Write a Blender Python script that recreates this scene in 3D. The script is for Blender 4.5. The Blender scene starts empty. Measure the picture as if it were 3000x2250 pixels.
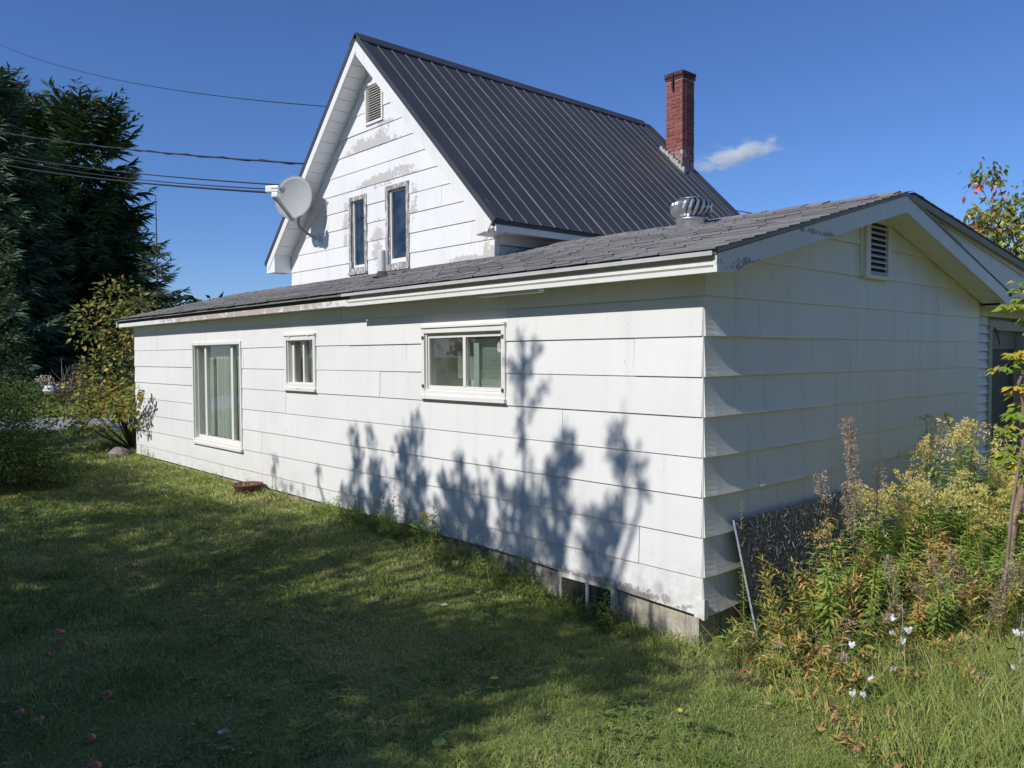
import bpy, math, random
import numpy as np
from mathutils import Vector, Matrix
R = math.radians
sc = bpy.context.scene
COL = sc.collection
random.seed(7)
rng = np.random.default_rng(7)

# ------------------------------------------------------------------ camera
cam_d = bpy.data.cameras.new('camera'); cam = bpy.data.objects.new('camera', cam_d); COL.objects.link(cam)
cam_d.sensor_width = 36.0; cam_d.lens = 36.0 * 2349.8 / 3000.0
cam_d.clip_start = 0.05; cam_d.clip_end = 3000
_r = Vector((0.674, 0.739, -0.0051)).normalized(); _f = Vector((-0.739, 0.673, -0.0349)).normalized()
_u = _r.cross(_f).normalized(); _r = _f.cross(_u).normalized()
M = Matrix((( _r.x, _u.x, -_f.x), (_r.y, _u.y, -_f.y), (_r.z, _u.z, -_f.z))).to_4x4()
M.translation = Vector((2.978, -4.371, 1.699))
cam.matrix_world = M
sc.camera = cam
CX, CY = 2.978, -4.371

# ------------------------------------------------------------------ sky and sun
SUN_EL = R(38.4)
w = bpy.data.worlds.new('World'); sc.world = w; w.use_nodes = True
nt = w.node_tree; nt.nodes.clear()
sky = nt.nodes.new('ShaderNodeTexSky'); sky.sky_type = 'NISHITA'; sky.sun_disc = False
sky.sun_elevation = SUN_EL; sky.sun_rotation = math.pi
sky.altitude = 0; sky.air_density = 1.0; sky.dust_density = 0.0; sky.ozone_density = 10.0
bg = nt.nodes.new('ShaderNodeBackground'); bg.inputs['Strength'].default_value = 0.106
wo = nt.nodes.new('ShaderNodeOutputWorld')
tn = nt.nodes.new('ShaderNodeMix'); tn.data_type = 'RGBA'; tn.blend_type = 'MULTIPLY'; tn.inputs[0].default_value = 1.0; tn.inputs[7].default_value = (.94, .955, 1.12, 1)
nt.links.new(sky.outputs[0], tn.inputs[6]); nt.links.new(tn.outputs[2], bg.inputs[0]); nt.links.new(bg.outputs[0], wo.inputs[0])
sl = bpy.data.lights.new('sun', 'SUN'); sl.energy = 4.3; sl.angle = R(0.53); sl.color = (1.0, 0.97, 0.93)
so = bpy.data.objects.new('sun', sl); COL.objects.link(so)
to_sun = Vector((-0.006, -math.cos(SUN_EL), math.sin(SUN_EL))).normalized()
so.rotation_euler = to_sun.to_track_quat('Z', 'Y').to_euler(); so.location = (0, -30, 25)
sc.view_settings.view_transform = 'Standard'; sc.view_settings.look = 'None'
sc.view_settings.exposure = 0.0; sc.view_settings.gamma = 1.0
sc.render.engine = 'CYCLES'
sc.cycles.max_bounces = 8; sc.cycles.transparent_max_bounces = 12
sc.cycles.volume_bounces = 8; sc.cycles.use_denoising = True

# ------------------------------------------------------------------ mesh helpers
class MB:
    def __init__(s): s.v = []; s.f = []; s.m = []; s.t = []
    def quad(s, a, b, c, d, m=0, t=0.5):
        i = len(s.v); s.v += [tuple(a), tuple(b), tuple(c), tuple(d)]; s.f.append((i, i+1, i+2, i+3)); s.m.append(m); s.t += [t]*4
    def tri(s, a, b, c, m=0, t=0.5):
        i = len(s.v); s.v += [tuple(a), tuple(b), tuple(c)]; s.f.append((i, i+1, i+2)); s.m.append(m); s.t += [t]*3
    def box(s, x0, x1, y0, y1, z0, z1, m=0, t=0.5):
        s.hexa([(x0,y0,z0),(x1,y0,z0),(x1,y1,z0),(x0,y1,z0),(x0,y0,z1),(x1,y0,z1),(x1,y1,z1),(x0,y1,z1)], m, t)
    def hexa(s, p, m=0, t=0.5):
        i = len(s.v); s.v += [tuple(q) for q in p]; s.t += [t]*8
        for f in ((0,3,2,1),(4,5,6,7),(0,1,5,4),(1,2,6,5),(2,3,7,6),(3,0,4,7)):
            s.f.append(tuple(i+k for k in f)); s.m.append(m)
    def prism(s, A, B, m=0, t=0.5):
        n = len(A); i = len(s.v); s.v += [tuple(q) for q in A] + [tuple(q) for q in B]; s.t += [t]*(2*n)
        s.f.append(tuple(i+k for k in range(n))); s.f.append(tuple(i+n+k for k in reversed(range(n)))); s.m += [m, m]
        for k in range(n):
            l = (k+1) % n
            s.f.append((i+k, i+n+k, i+n+l, i+l)); s.m.append(m)
    def tube(s, pts, rad, n=6, m=0, t=0.5, cap=True):
        pts = [Vector(p) for p in pts]; N = len(pts)
        if not isinstance(rad, (list, tuple)): rad = [rad]*N
        base = len(s.v); up = None
        for k, p in enumerate(pts):
            d = (pts[min(k+1, N-1)] - pts[max(k-1, 0)])
            d = d.normalized() if d.length > 1e-9 else Vector((0, 0, 1))
            if up is None: up = Vector((0, 0, 1)) if abs(d.z) < .9 else Vector((1, 0, 0))
            a = up.cross(d).normalized(); b = d.cross(a).normalized(); up = b
            for j in range(n):
                an = 2*math.pi*j/n
                s.v.append(tuple(p + (a*math.cos(an) + b*math.sin(an))*rad[k])); s.t.append(t)
        for k in range(N-1):
            for j in range(n):
                l = (j+1) % n
                s.f.append((base+k*n+j, base+k*n+l, base+(k+1)*n+l, base+(k+1)*n+j)); s.m.append(m)
        if cap:
            s.f.append(tuple(base+j for j in reversed(range(n)))); s.f.append(tuple(base+(N-1)*n+j for j in range(n))); s.m += [m, m]
    def lathe(s, prof, c, n=16, m=0, t=0.5):
        i = len(s.v); K = len(prof)
        for r, z in prof:
            for j in range(n):
                a = 2*math.pi*j/n; s.v.append((c[0]+r*math.cos(a), c[1]+r*math.sin(a), c[2]+z)); s.t.append(t)
        for k in range(K-1):
            for j in range(n):
                l = (j+1) % n; s.f.append((i+k*n+j, i+k*n+l, i+(k+1)*n+l, i+(k+1)*n+j)); s.m.append(m)
    def leaf(s, p, d, nrm, L, W, m=0, t=0.5, fold=0.15, droop=0.0):
        p = Vector(p); d = Vector(d).normalized(); nrm = Vector(nrm); sd = d.cross(nrm)
        if sd.length < 1e-6: sd = d.cross(Vector((.3, .5, .8)))
        sd.normalize(); nn = sd.cross(d).normalized()
        mid = p + d*L*.45 - nn*W*fold; tip = p + d*L - Vector((0, 0, 1))*L*droop
        a = p + d*L*.42 + sd*W*.5; b = p + d*L*.42 - sd*W*.5
        i = len(s.v); s.v += [tuple(p), tuple(a), tuple(tip), tuple(b), tuple(mid)]; s.t += [t]*5
        s.f += [(i, i+4, i+1), (i+1, i+4, i+2), (i, i+3, i+4), (i+3, i+2, i+4)]; s.m += [m]*4
    def build(s, name, mats, parent=None, smooth=False, loc=None, link=True):
        me = mesh_of(name, s.v, s.f, mats, s.m, s.t, smooth)
        return link_obj(name, me, parent, loc)

def mesh_of(name, v, f, mats, m=None, t=None, smooth=False):
    me = bpy.data.meshes.new(name); me.from_pydata(v, [], f)
    for q in (mats if isinstance(mats, (list, tuple)) else [mats]): me.materials.append(q)
    if m is not None and len(set(m)) > 1: me.polygons.foreach_set('material_index', m)
    if t is not None and len(set(t)) > 1:
        at = me.attributes.new('tint', 'FLOAT', 'POINT'); at.data.foreach_set('value', t)
    if smooth: me.polygons.foreach_set('use_smooth', [True]*len(me.polygons))
    me.update(); return me
def link_obj(name, data, parent=None, loc=None, rot=None):
    o = bpy.data.objects.new(name, data); COL.objects.link(o)
    if parent is not None: o.parent = parent
    if loc is not None: o.location = loc
    if rot is not None: o.rotation_euler = rot
    return o
def tag(o, label=None, cat=None, group=None, kind=None):
    if label: o['label'] = label
    if cat: o['category'] = cat
    if group: o['group'] = group
    if kind: o['kind'] = kind
    return o
def thing(name, label, cat, loc=(0,0,0), rz=0.0, group=None):
    return tag(link_obj(name, None, None, loc, (0,0,rz)), label, cat, group)
def copy_tree(o, parent=None):
    c = o.copy(); COL.objects.link(c)
    if parent is not None: c.parent = parent
    for ch in list(o.children): copy_tree(ch, c)
    return c

# ------------------------------------------------------------------ material helpers
class NT:
    def __init__(s, name):
        s.mat = bpy.data.materials.new(name); s.mat.use_nodes = True; s.nt = s.mat.node_tree; s.nt.nodes.clear()
        s.out = s.n('ShaderNodeOutputMaterial')
    def n(s, typ, **kw):
        nd = s.nt.nodes.new(typ)
        for k, v in kw.items(): setattr(nd, k, v)
        return nd
    def l(s, a, b): s.nt.links.new(a, b)
    def noise(s, scale, detail=4, rough=.55, vec=None, dim='3D'):
        nd = s.n('ShaderNodeTexNoise'); nd.inputs['Scale'].default_value = scale; nd.inputs['Detail'].default_value = detail; nd.inputs['Roughness'].default_value = rough
        if vec is not None: s.l(vec, nd.inputs['Vector'])
        return nd.outputs['Fac']
    def pos(s): 
        if not hasattr(s, '_pos'): s._pos = s.n('ShaderNodeNewGeometry').outputs['Position']
        return s._pos
    def objco(s):
        if not hasattr(s, '_oc'): s._oc = s.n('ShaderNodeTexCoord').outputs['Object']
        return s._oc
    def scale(s, vec, xyz):
        nd = s.n('ShaderNodeVectorMath', operation='MULTIPLY'); s.l(vec, nd.inputs[0]); nd.inputs[1].default_value = xyz; return nd.outputs[0]
    def math(s, op, a, b=None, clamp=False):
        nd = s.n('ShaderNodeMath', operation=op); nd.use_clamp = clamp
        for i, x in enumerate((a, b)):
            if x is None: continue
            if isinstance(x, (int, float)): nd.inputs[i].default_value = x
            else: s.l(x, nd.inputs[i])
        return nd.outputs[0]
    def ramp(s, fac, stops, interp='LINEAR'):
        nd = s.n('ShaderNodeValToRGB'); cr = nd.color_ramp; cr.interpolation = interp
        while len(cr.elements) < len(stops): cr.elements.new(.5)
        for e, (p, c) in zip(cr.elements, stops):
            e.position = p; e.color = (c[0], c[1], c[2], 1) if isinstance(c, (tuple, list)) else (c, c, c, 1)
        s.l(fac, nd.inputs[0]); return nd.outputs[0]
    def mix(s, fac, a, b, mode='MIX'):
        nd = s.n('ShaderNodeMix', data_type='RGBA', blend_type=mode)
        for sock, x in ((nd.inputs[0], fac), (nd.inputs[6], a), (nd.inputs[7], b)):
            if isinstance(x, (int, float)): sock.default_value = x
            elif isinstance(x, (tuple, list)): sock.default_value = (x[0], x[1], x[2], 1)
            else: s.l(x, sock)
        return nd.outputs[2]
    def rand(s): return s.n('ShaderNodeObjectInfo').outputs['Random']
    def attr(s, name): 
        nd = s.n('ShaderNodeAttribute'); nd.attribute_name = name; return nd.outputs['Fac']
    def bump(s, h, strength=.3, dist=.01):
        nd = s.n('ShaderNodeBump'); nd.inputs['Strength'].default_value = strength; nd.inputs['Distance'].default_value = dist; s.l(h, nd.inputs['Height']); return nd.outputs[0]
    def bsdf(s, color, rough=.6, metal=0.0, normal=None, spec=.5, coat=0.0):
        b = s.n('ShaderNodeBsdfPrincipled')
        for nm, x in (('Base Color', color), ('Roughness', rough), ('Metallic', metal), ('Specular IOR Level', spec), ('Coat Weight', coat)):
            if isinstance(x, (int, float)): b.inputs[nm].default_value = x
            elif isinstance(x, (tuple, list)): b.inputs[nm].default_value = (x[0], x[1], x[2], 1)
            else: s.l(x, b.inputs[nm])
        if normal is not None: s.l(normal, b.inputs['Normal'])
        return b.outputs[0]
    def done(s, sh): s.l(sh, s.out.inputs[0]); return s.mat

def simple(name, col, rough=.6, metal=0, var=.15, scale=8, bump=0.0, spec=.5, coat=0):
    t = NT(name); n = t.noise(scale, 5, .6, t.objco())
    dark = tuple(c*(1-var) for c in col); lite = tuple(min(1, c*(1+var)) for c in col)
    c = t.ramp(n, [(.3, dark), (.7, lite)])
    nb = t.bump(t.noise(scale*6, 3, .6, t.objco()), bump, .01) if bump else None
    return t.done(t.bsdf(c, rough, metal, nb, spec, coat))

def white_paint(name, peel=None, lapz=None, dirt=0.3, grain=None, base=(.80, .79, .765), thr=.80, under=(.46, .435, .395)):
    """old white house paint: faint blotches, streaks, dirt by the board edges; optional flaked fields (centre, radii)"""
    t = NT(name); p = t.pos()
    n1 = t.noise(1.7, 5, .6, p); n2 = t.noise(1.0, 4, .6, t.scale(p, (9, 9, .8)))
    c = t.mix(t.ramp(n1, [(.35, .0), (.75, 1.0)]), base, tuple(b*.93 for b in base))
    c = t.mix(t.math('MULTIPLY', t.ramp(n2, [(.52, 0.0), (.8, 1.0)]), dirt), c, (.50, .49, .44))
    sz_ = t.n('ShaderNodeSeparateXYZ'); t.l(p, sz_.inputs[0]); mz = t.n('ShaderNodeMapRange'); mz.inputs[1].default_value = .42; mz.inputs[2].default_value = -.02; t.l(sz_.outputs['Z'], mz.inputs[0])
    c = t.mix(t.math('MULTIPLY', mz.outputs[0], t.ramp(t.noise(11, 6, .7, p), [(.42, 0.0), (.72, .75)])), c, (.40, .37, .30))
    spk = t.ramp(t.noise(38, 2, .5, p), [(.735, 0.0), (.76, 1.0)])
    spk = t.math('MULTIPLY', spk, t.ramp(t.noise(2.2, 3, .5, p), [(.5, 0.0), (.62, .75)]))
    c = t.mix(spk, c, (.33, .31, .28))
    rnd = t.rand(); v = t.ramp(rnd, [(0, .965), (1, 1.0)]); c = t.mix(1.0, c, v, 'MULTIPLY')
    h = t.math('ADD', t.math('MULTIPLY', t.noise(55, 3, .6, p), .35), t.math('MULTIPLY', t.noise(2.6, 3, .5, p), 3.5))
    if peel:
        field = None
        for cen, rad in peel:
            nd = t.n('ShaderNodeVectorMath', operation='SUBTRACT'); t.l(p, nd.inputs[0]); nd.inputs[1].default_value = cen
            sc_ = t.scale(nd.outputs[0], tuple(1/r for r in rad))
            ln = t.n('ShaderNodeVectorMath', operation='LENGTH'); t.l(sc_, ln.inputs[0])
            f = t.math('SUBTRACT', 1.0, ln.outputs['Value'], clamp=True)
            field = f if field is None else t.math('MAXIMUM', field, f)
        nn = t.noise(20, 8, .72, p); nf = t.noise(4.5, 4, .6, p)
        e = t.math('ADD', t.math('MULTIPLY', nn, .85), t.math('MULTIPLY', nf, .45))
        e = t.math('ADD', e, t.math('MULTIPLY', t.math('MINIMUM', field, .6), .36))
        if lapz:
            fr_ = t.math('FRACT', t.math('DIVIDE', t.math('SUBTRACT', sz_.outputs['Z'], lapz[0]), lapz[1]))
            e = t.math('ADD', e, t.math('MULTIPLY', t.math('SUBTRACT', .42, fr_), .17))
        e = t.math('MULTIPLY', e, t.ramp(field, [(0, 0.0), (.05, 1.0)]))
        mk = t.ramp(e, [(thr, 0.0), (thr+.012, 1.0)])
        edge = t.ramp(e, [(thr-.022, 0.0), (thr-.004, .55), (thr+.012, 0.0)])
        uc = t.mix(t.noise(25, 4, .6, t.scale(p, (1, 1, 5))), tuple(u*.75 for u in under), tuple(min(1, u*1.5) for u in under))
        c = t.mix(mk, c, uc); c = t.mix(edge, c, (.25, .24, .22))
        h = t.math('SUBTRACT', h, mk)
    nb = t.bump(h, .25 if peel else .12, .004)
    return t.done(t.bsdf(c, .42, 0, nb, .45))

def leaf_mat(name, stops, trans=.35, rough=.55, varscale=3.0, spec=.35):
    t = NT(name); a = t.attr('tint'); r = t.rand()
    f = t.math('ADD', a, t.math('MULTIPLY', t.math('SUBTRACT', t.noise(varscale, 2, .5, t.objco()), .5), .25))
    f = t.math('ADD', f, t.math('MULTIPLY', t.math('SUBTRACT', r, .5), .12))
    c = t.ramp(f, stops)
    b = t.bsdf(c, rough, 0, None, spec)
    tr = t.n('ShaderNodeBsdfTranslucent'); t.l(t.mix(.35, c, (.5, .6, .05), 'MULTIPLY') if False else c, tr.inputs[0])
    mx = t.n('ShaderNodeMixShader'); mx.inputs[0].default_value = trans; t.l(b, mx.inputs[1]); t.l(tr.outputs[0], mx.inputs[2])
    return t.done(mx.outputs[0])

def glass_mat(name, tint=(.9, .93, .92), refl=.09):
    t = NT(name); tr = t.n('ShaderNodeBsdfTransparent'); tr.inputs[0].default_value = (*tint, 1)
    gl = t.n('ShaderNodeBsdfGlossy'); gl.inputs['Roughness'].default_value = .015; gl.inputs[0].default_value = (.95, .97, 1, 1)
    fr = t.n('ShaderNodeLayerWeight'); fr.inputs['Blend'].default_value = .5
    d = t.n('ShaderNodeBsdfDiffuse'); d.inputs[0].default_value = (.5, .5, .5, 1)
    fac = t.math('ADD', t.math('MULTIPLY', t.math('POWER', fr.outputs['Facing'], 4.0), .75), .05, clamp=True)
    mx = t.n('ShaderNodeMixShader'); t.l(fac, mx.inputs[0]); t.l(tr.outputs[0], mx.inputs[1]); t.l(gl.outputs[0], mx.inputs[2])
    m2 = t.n('ShaderNodeMixShader'); t.l(t.ramp(t.noise(6, 4, .6, t.pos()), [(.4, .0), (.8, .06)]), m2.inputs[0]); t.l(mx.outputs[0], m2.inputs[1]); t.l(d.outputs[0], m2.inputs[2])
    return t.done(m2.outputs[0])

M_WALL = white_paint('siding_paint', dirt=.24)
M_WALLEND = white_paint('siding_paint_end', dirt=.45, base=(.80, .775, .70))  # end wall copy, yellowed to offset its bluish shade
M_LOW = white_paint('siding_paint_low', peel=[((-1.4, 0, .04), (2.2, .5, .075))], dirt=.5, thr=.80, under=(.34, .31, .29))
GY = 1.85
M_GABLE = white_paint('gable_paint', lapz=(3.074, .26), peel=[((-6.75, GY, 4.70), (.85, .5, .20)), ((-6.45, GY, 4.86), (.35, .5, .14)), ((-6.5, GY, 4.13), (1.05, .5, .17)), ((-6.0, GY, 4.2), (.45, .5, .13)),
    ((-6.63, GY, 3.3), (.2, .5, .5)), ((-7.1, GY, 2.87), (.33, .5, .11)), ((-6.1, GY, 2.84), (.4, .5, .1)), ((-5.74, GY, 3.75), (.14, .5, .35)), ((-7.47, GY, 3.6), (.1, .5, .6)), ((-4.25, GY, 2.95), (.16, .4, .22)), ((-4.6, GY, 2.88), (.6, .4, .07))], dirt=.25, thr=.82)
M_FASC = white_paint('fascia_paint', peel=[((-7.0, -.2, 2.25), (3.4, .5, .09)), ((-5.2, -.2, 2.25), (1.2, .5, .09))], dirt=.3, thr=.80, under=(.42, .36, .31))
M_TRIM = white_paint('trim_paint', dirt=.3, base=(.80, .785, .74))
M_CREAM = white_paint('cream_frame_paint', dirt=.2, base=(.78, .76, .68))
M_SILL = white_paint('worn_sill_paint', peel=[((-5.35, 0, 1.37), (.35, .3, .04))], dirt=.5, thr=.78)
M_RAKE = white_paint('rake_paint', peel=[((.26, 0.2, 2.25), (.3, .6, .08)), ((.26, 1.9, 2.98), (.3, .9, .05)), ((.26, .9, 2.55), (.3, .6, .03))], dirt=.45, thr=.84, base=(.74, .715, .66), under=(.25, .25, .25))
M_VINYL = simple('white_vinyl', (.80, .81, .82), .35, 0, .03, 3)
M_DISH = simple('dish_grey', (.38, .39, .385), .9, 0, .05, 6, 0, .15)
M_GALV = simple('galvanised_metal', (.62, .62, .61), .32, .85, .22, 14, .1)
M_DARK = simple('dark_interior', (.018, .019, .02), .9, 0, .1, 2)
M_ROOM = simple('room_plaster', (.52, .50, .45), .9, 0, .1, 2)
M_GLASS = glass_mat('window_glass')
M_BLACKMETAL = simple('black_metal', (.028, .031, .040), .42, 0, .12, 5, 0, .5)
M_PIPE = simple('grey_pvc', (.55, .55, .53), .5, 0, .1, 10)

def mk_greywood():
    t = NT('weathered_wood'); p = t.scale(t.pos(), (1, 1, 1))
    g = t.noise(7, 8, .75, t.scale(t.pos(), (7, 7, 1.2)))
    c = t.ramp(g, [(.3, (.10, .095, .085)), (.5, (.27, .26, .24)), (.54, (.36, .35, .33)), (.57, (.70, .70, .68)), (.8, (.78, .78, .77))])
    return t.done(t.bsdf(c, .8, 0, t.bump(g, .5, .006)))
M_GREYWOOD = mk_greywood()
def mk_shingle():
    t = NT('asphalt_shingle'); p = t.pos()
    gr = t.noise(260, 2, .6, p); bl = t.noise(2.2, 4, .6, p)
    c = t.ramp(gr, [(.3, (.13, .126, .128)), (.55, (.25, .244, .246)), (.75, (.38, .374, .376))])
    c = t.mix(1.0, c, t.ramp(t.rand(), [(0, .72), (1, 1.15)]), 'MULTIPLY')
    c = t.mix(t.ramp(bl, [(.5, 0.0), (.8, .35)]), c, (.13, .125, .12))
    return t.done(t.bsdf(c, .85, 0, t.bump(gr, .35, .004), .3))
M_SHINGLE = mk_shingle()
def mk_roofmetal():
    t = NT('charcoal_metal_roof'); p = t.pos()
    n = t.noise(1.2, 4, .55, p)
    c = t.ramp(n, [(.3, (.036, .037, .042)), (.7, (.050, .051, .056))])
    # a few long scratches down the slope
    sv = t.n('ShaderNodeVectorRotate', rotation_type='Y_AXIS'); t.l(p, sv.inputs['Vector']); sv.inputs['Angle'].default_value = R(-45)
    s1 = t.noise(1.0, 3, .6, t.scale(sv.outputs[0], (2.4, 30, 2.4)))
    msk = t.ramp(s1, [(.745, 0.0), (.765, 1.0)])
    c = t.mix(msk, c, (.45, .46, .48))
    rr = t.ramp(t.noise(3, 4, .6, p), [(.3, .48), (.7, .62)])
    return t.done(t.bsdf(c, rr, .0, t.bump(t.noise(3.0, 2, .5, p), .08, .02), .6))
M_ROOF = mk_roofmetal()
def mk_concrete():
    t = NT('old_concrete'); p = t.pos()
    n = t.noise(9, 8, .7, p); st = t.noise(1, 5, .65, t.scale(p, (14, 14, 1.5)))
    c = t.ramp(n, [(.3, (.20, .18, .14)), (.5, (.44, .40, .31)), (.7, (.56, .52, .42))])
    c = t.mix(t.ramp(st, [(.52, 0.0), (.68, .8)]), c, (.06, .06, .055))
    return t.done(t.bsdf(c, .9, 0, t.bump(n, .6, .02)))
M_CONC = mk_concrete()
def mk_brick():
    t = NT('red_brick'); p = t.pos(); r = t.rand()
    c = t.ramp(r, [(0, (.20, .055, .045)), (.5, (.26, .075, .060)), (1, (.30, .10, .08))])
    n = t.noise(40, 5, .65, p); c = t.mix(1.0, c, t.ramp(n, [(.3, .75), (.7, 1.1)]), 'MULTIPLY')
    sep = t.n('ShaderNodeSeparateXYZ'); t.l(p, sep.inputs[0]); z = sep.outputs['Z']; 
    soot = t.ramp(t.math('ADD', z, t.math('MULTIPLY', t.noise(7, 4, .6, p), .25)), [(0, 0.0), (1, 0.0)])
    mr = t.n('ShaderNodeMapRange'); mr.inputs[1].default_value = 6.52; mr.inputs[2].default_value = 6.66; t.l(t.math('ADD', z, t.math('MULTIPLY', t.math('SUBTRACT', t.noise(9, 4, .6, p), .5), .25)), mr.inputs[0])
    c = t.mix(t.math('MULTIPLY', mr.outputs[0], .75), c, (.02, .018, .018))
    lm = t.n('ShaderNodeMapRange'); lm.inputs[1].default_value = 5.45; lm.inputs[2].default_value = 5.1; t.l(z, lm.inputs[0])
    e = t.math('MULTIPLY', lm.outputs[0], t.ramp(t.noise(16, 5, .65, p), [(.42, 0.0), (.6, .8)]))
    c = t.mix(e, c, (.50, .47, .44))
    return t.done(t.bsdf(c, .85, 0, t.bump(n, .5, .006)))
M_BRICK = mk_brick()
M_MORTAR = simple('mortar', (.40, .36, .33), .9, 0, .2, 20, .3)
M_SOOT = simple('sooty_iron', (.02, .02, .02), .7, .3, .2, 10)
M_BARK = simple('bark', (.085, .068, .052), .9, 0, .35, 12, .6)
M_BARKPALE = simple('pale_young_bark', (.24, .17, .13), .8, 0, .2, 14, .3)
M_SPRUCEBARK = simple('spruce_bark', (.05, .04, .033), .95, 0, .3, 10, .5)
M_CURTAIN = simple('curtain_cloth', (.60, .61, .57), .9, 0, .06, 3)
M_BLIND = simple('green_blind_vinyl', (.58, .68, .58), .55, 0, .05, 3)
M_CREAMBLIND = simple('cream_blind_vinyl', (.76, .71, .57), .55, 0, .05, 3)

# ------------------------------------------------------------------ ground
def sstep(a, b, x): t = np.clip((np.asarray(x, float)-a)/(b-a), 0, 1); return t*t*(3-2*t)
def vnoise(x, y, s, seed=0):
    x = np.asarray(x, float)*s; y = np.asarray(y, float)*s; xi = np.floor(x); yi = np.floor(y); xf = x-xi; yf = y-yi
    def h(a, b): v = np.sin(a*127.1+b*311.7+seed*74.7)*43758.5453; return v-np.floor(v)
    u = xf*xf*(3-2*xf); v = yf*yf*(3-2*yf)
    return (h(xi, yi)*(1-u)+h(xi+1, yi)*u)*(1-v)+(h(xi, yi+1)*(1-u)+h(xi+1, yi+1)*u)*v
def gz(x, y):
    x = np.asarray(x, float); y = np.asarray(y, float)
    wallp = -0.215 + 0.02*sstep(-.2, -1.2, x) + .145*sstep(-1.0, -2.6, x) + .085*sstep(-2.4, -4.0, x)
    lawn = -0.13 + 0.10*sstep(-.5, -5, x)
    d = sstep(.0, 2.6, -y)
    z = wallp*(1-d) + lawn*d
    near = np.exp(-((x+4)**2/60 + (y+2)**2/30))
    z = z + near*((vnoise(x, y, 1.3, 3)-.5)*.07 + (vnoise(x, y, 3.1, 5)-.5)*.03)*sstep(0, .5, -y)
    z = z + .03*sstep(.3, 1.5, x)*(vnoise(x, y, 1.1, 9)-.5)
    z = z + .62*sstep(4.6, 9.0, (x+16.6)*-.739+(y-.97)*.674)
    return z
def gzf(x, y): return float(gz(x, y))
def axis(lo, hi, step, far):
    a = list(np.arange(lo, hi+1e-6, step)); out = []; d = step
    while d < far: d *= 1.5; out.append(d)
    return np.array([lo-d for d in reversed(np.cumsum(out))] + a + [hi+d for d in np.cumsum(out)])
gx = axis(-30, 5, .18, 160); gy = axis(-6.5, 7, .16, 160)
X, Y = np.meshgrid(gx, gy, indexing='ij'); Z = gz(X, Y)
nx, ny = X.shape
gv = np.stack([X, Y, Z], -1).reshape(-1, 3)
gi = np.arange(nx*ny).reshape(nx, ny)
gf = np.stack([gi[:-1, :-1], gi[1:, :-1], gi[1:, 1:], gi[:-1, 1:]], -1).reshape(-1, 4)
t = NT('lawn_soil'); p = t.pos()
n1 = t.noise(1.1, 5, .6, p); n2 = t.noise(30, 4, .65, p)
c = t.ramp(n1, [(.35, (.15, .18, .05)), (.5, (.19, .215, .065)), (.65, (.25, .235, .10))])
c = t.mix(t.ramp(n2, [(.4, .0), (.75, .5)]), c, (.15, .125, .07))
M_GROUND = t.done(t.bsdf(c, .95, 0, t.bump(n2, .8, .03), .1))
me = mesh_of('ground', gv.tolist(), gf.tolist(), M_GROUND, smooth=True)
tag(link_obj('ground', me), kind='structure')

# gravel road beyond the far end of the house
rd = Vector((.674, .739, 0)); rf = Vector((-.739, .674, 0))
mb = MB(); rc = Vector((-16.6, .97, 0))
NR = 60
for k in range(NR):
    a = -60 + k*2.0; b = a + 2.0
    for (d0, d1) in ((0, 1.4), (1.4, 2.8), (2.8, 4.1)):
        P = [rc+rd*a+rf*d0, rc+rd*b+rf*d0, rc+rd*b+rf*d1, rc+rd*a+rf*d1]
        P = [(q.x, q.y, gzf(q.x, q.y)+.012+.02*math.sin(math.pi*((q-rc).dot(rf))/4.1)) for q in P]
        mb.quad(*P)
t = NT('gravel_road'); p = t.pos(); n = t.noise(9, 8, .75, p)
c = t.ramp(n, [(.3, (.22, .22, .23)), (.7, (.36, .36, .37))])
M_ROAD = t.done(t.bsdf(c, .95, 0, t.bump(n, .5, .03)))
tag(mb.build('road', M_ROAD, smooth=True), kind='structure')

# ------------------------------------------------------------------ THE HOUSE
house = thing('house', 'white clapboard house with steep black metal roof and a long low addition', 'house', (0, 0, 0))
H = 0.26

def clip(poly, n, c):            # keep n.p <= c
    out = []
    for i in range(len(poly)):
        a, b = poly[i], poly[(i+1) % len(poly)]
        da = n[0]*a[0]+n[1]*a[1]-c; db = n[0]*b[0]+n[1]*b[1]-c
        if da <= 0: out.append(a)
        if da*db < 0:
            s = da/(da-db); out.append((a[0]+s*(b[0]-a[0]), a[1]+s*(b[1]-a[1])))
    return out
def subtract(rects, hole):
    hx0, hx1, hz0, hz1 = hole; out = []
    for (a, b, c, d) in rects:
        if hx1 <= a or hx0 >= b or hz1 <= c or hz0 >= d: out.append((a, b, c, d)); continue
        if hx0 > a: out.append((a, hx0, c, d))
        if hx1 < b: out.append((hx1, b, c, d))
        if hz0 > c: out.append((max(a, hx0), min(b, hx1), c, hz0))
        if hz1 < d: out.append((max(a, hx0), min(b, hx1), hz1, d))
    return out
def board(poly, place, zb, zt, mat, tilt=.0105, thick=.009, parent=None, name='clapboard'):
    if len(poly) < 3: return None
    jit = random.uniform(-.0012, .0012); jb = random.uniform(-.0015, .002)
    def d(z): return .002 + jit + (tilt+jb)*(zt-z)/(zt-zb)
    A = [place(u, z, d(z)) for u, z in poly]; B = [place(u, z, d(z)-thick) for u, z in poly]
    mb = MB(); mb.prism(A, B); return mb.build(name, mat, parent or house)
front = lambda u, z, d: (u, -d, z)
gable = lambda u, z, d: (u, GY-d, z)
side = lambda u, z, d: (d, u, z)
hside = lambda u, z, d: (-4.10+d, u, z)

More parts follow.
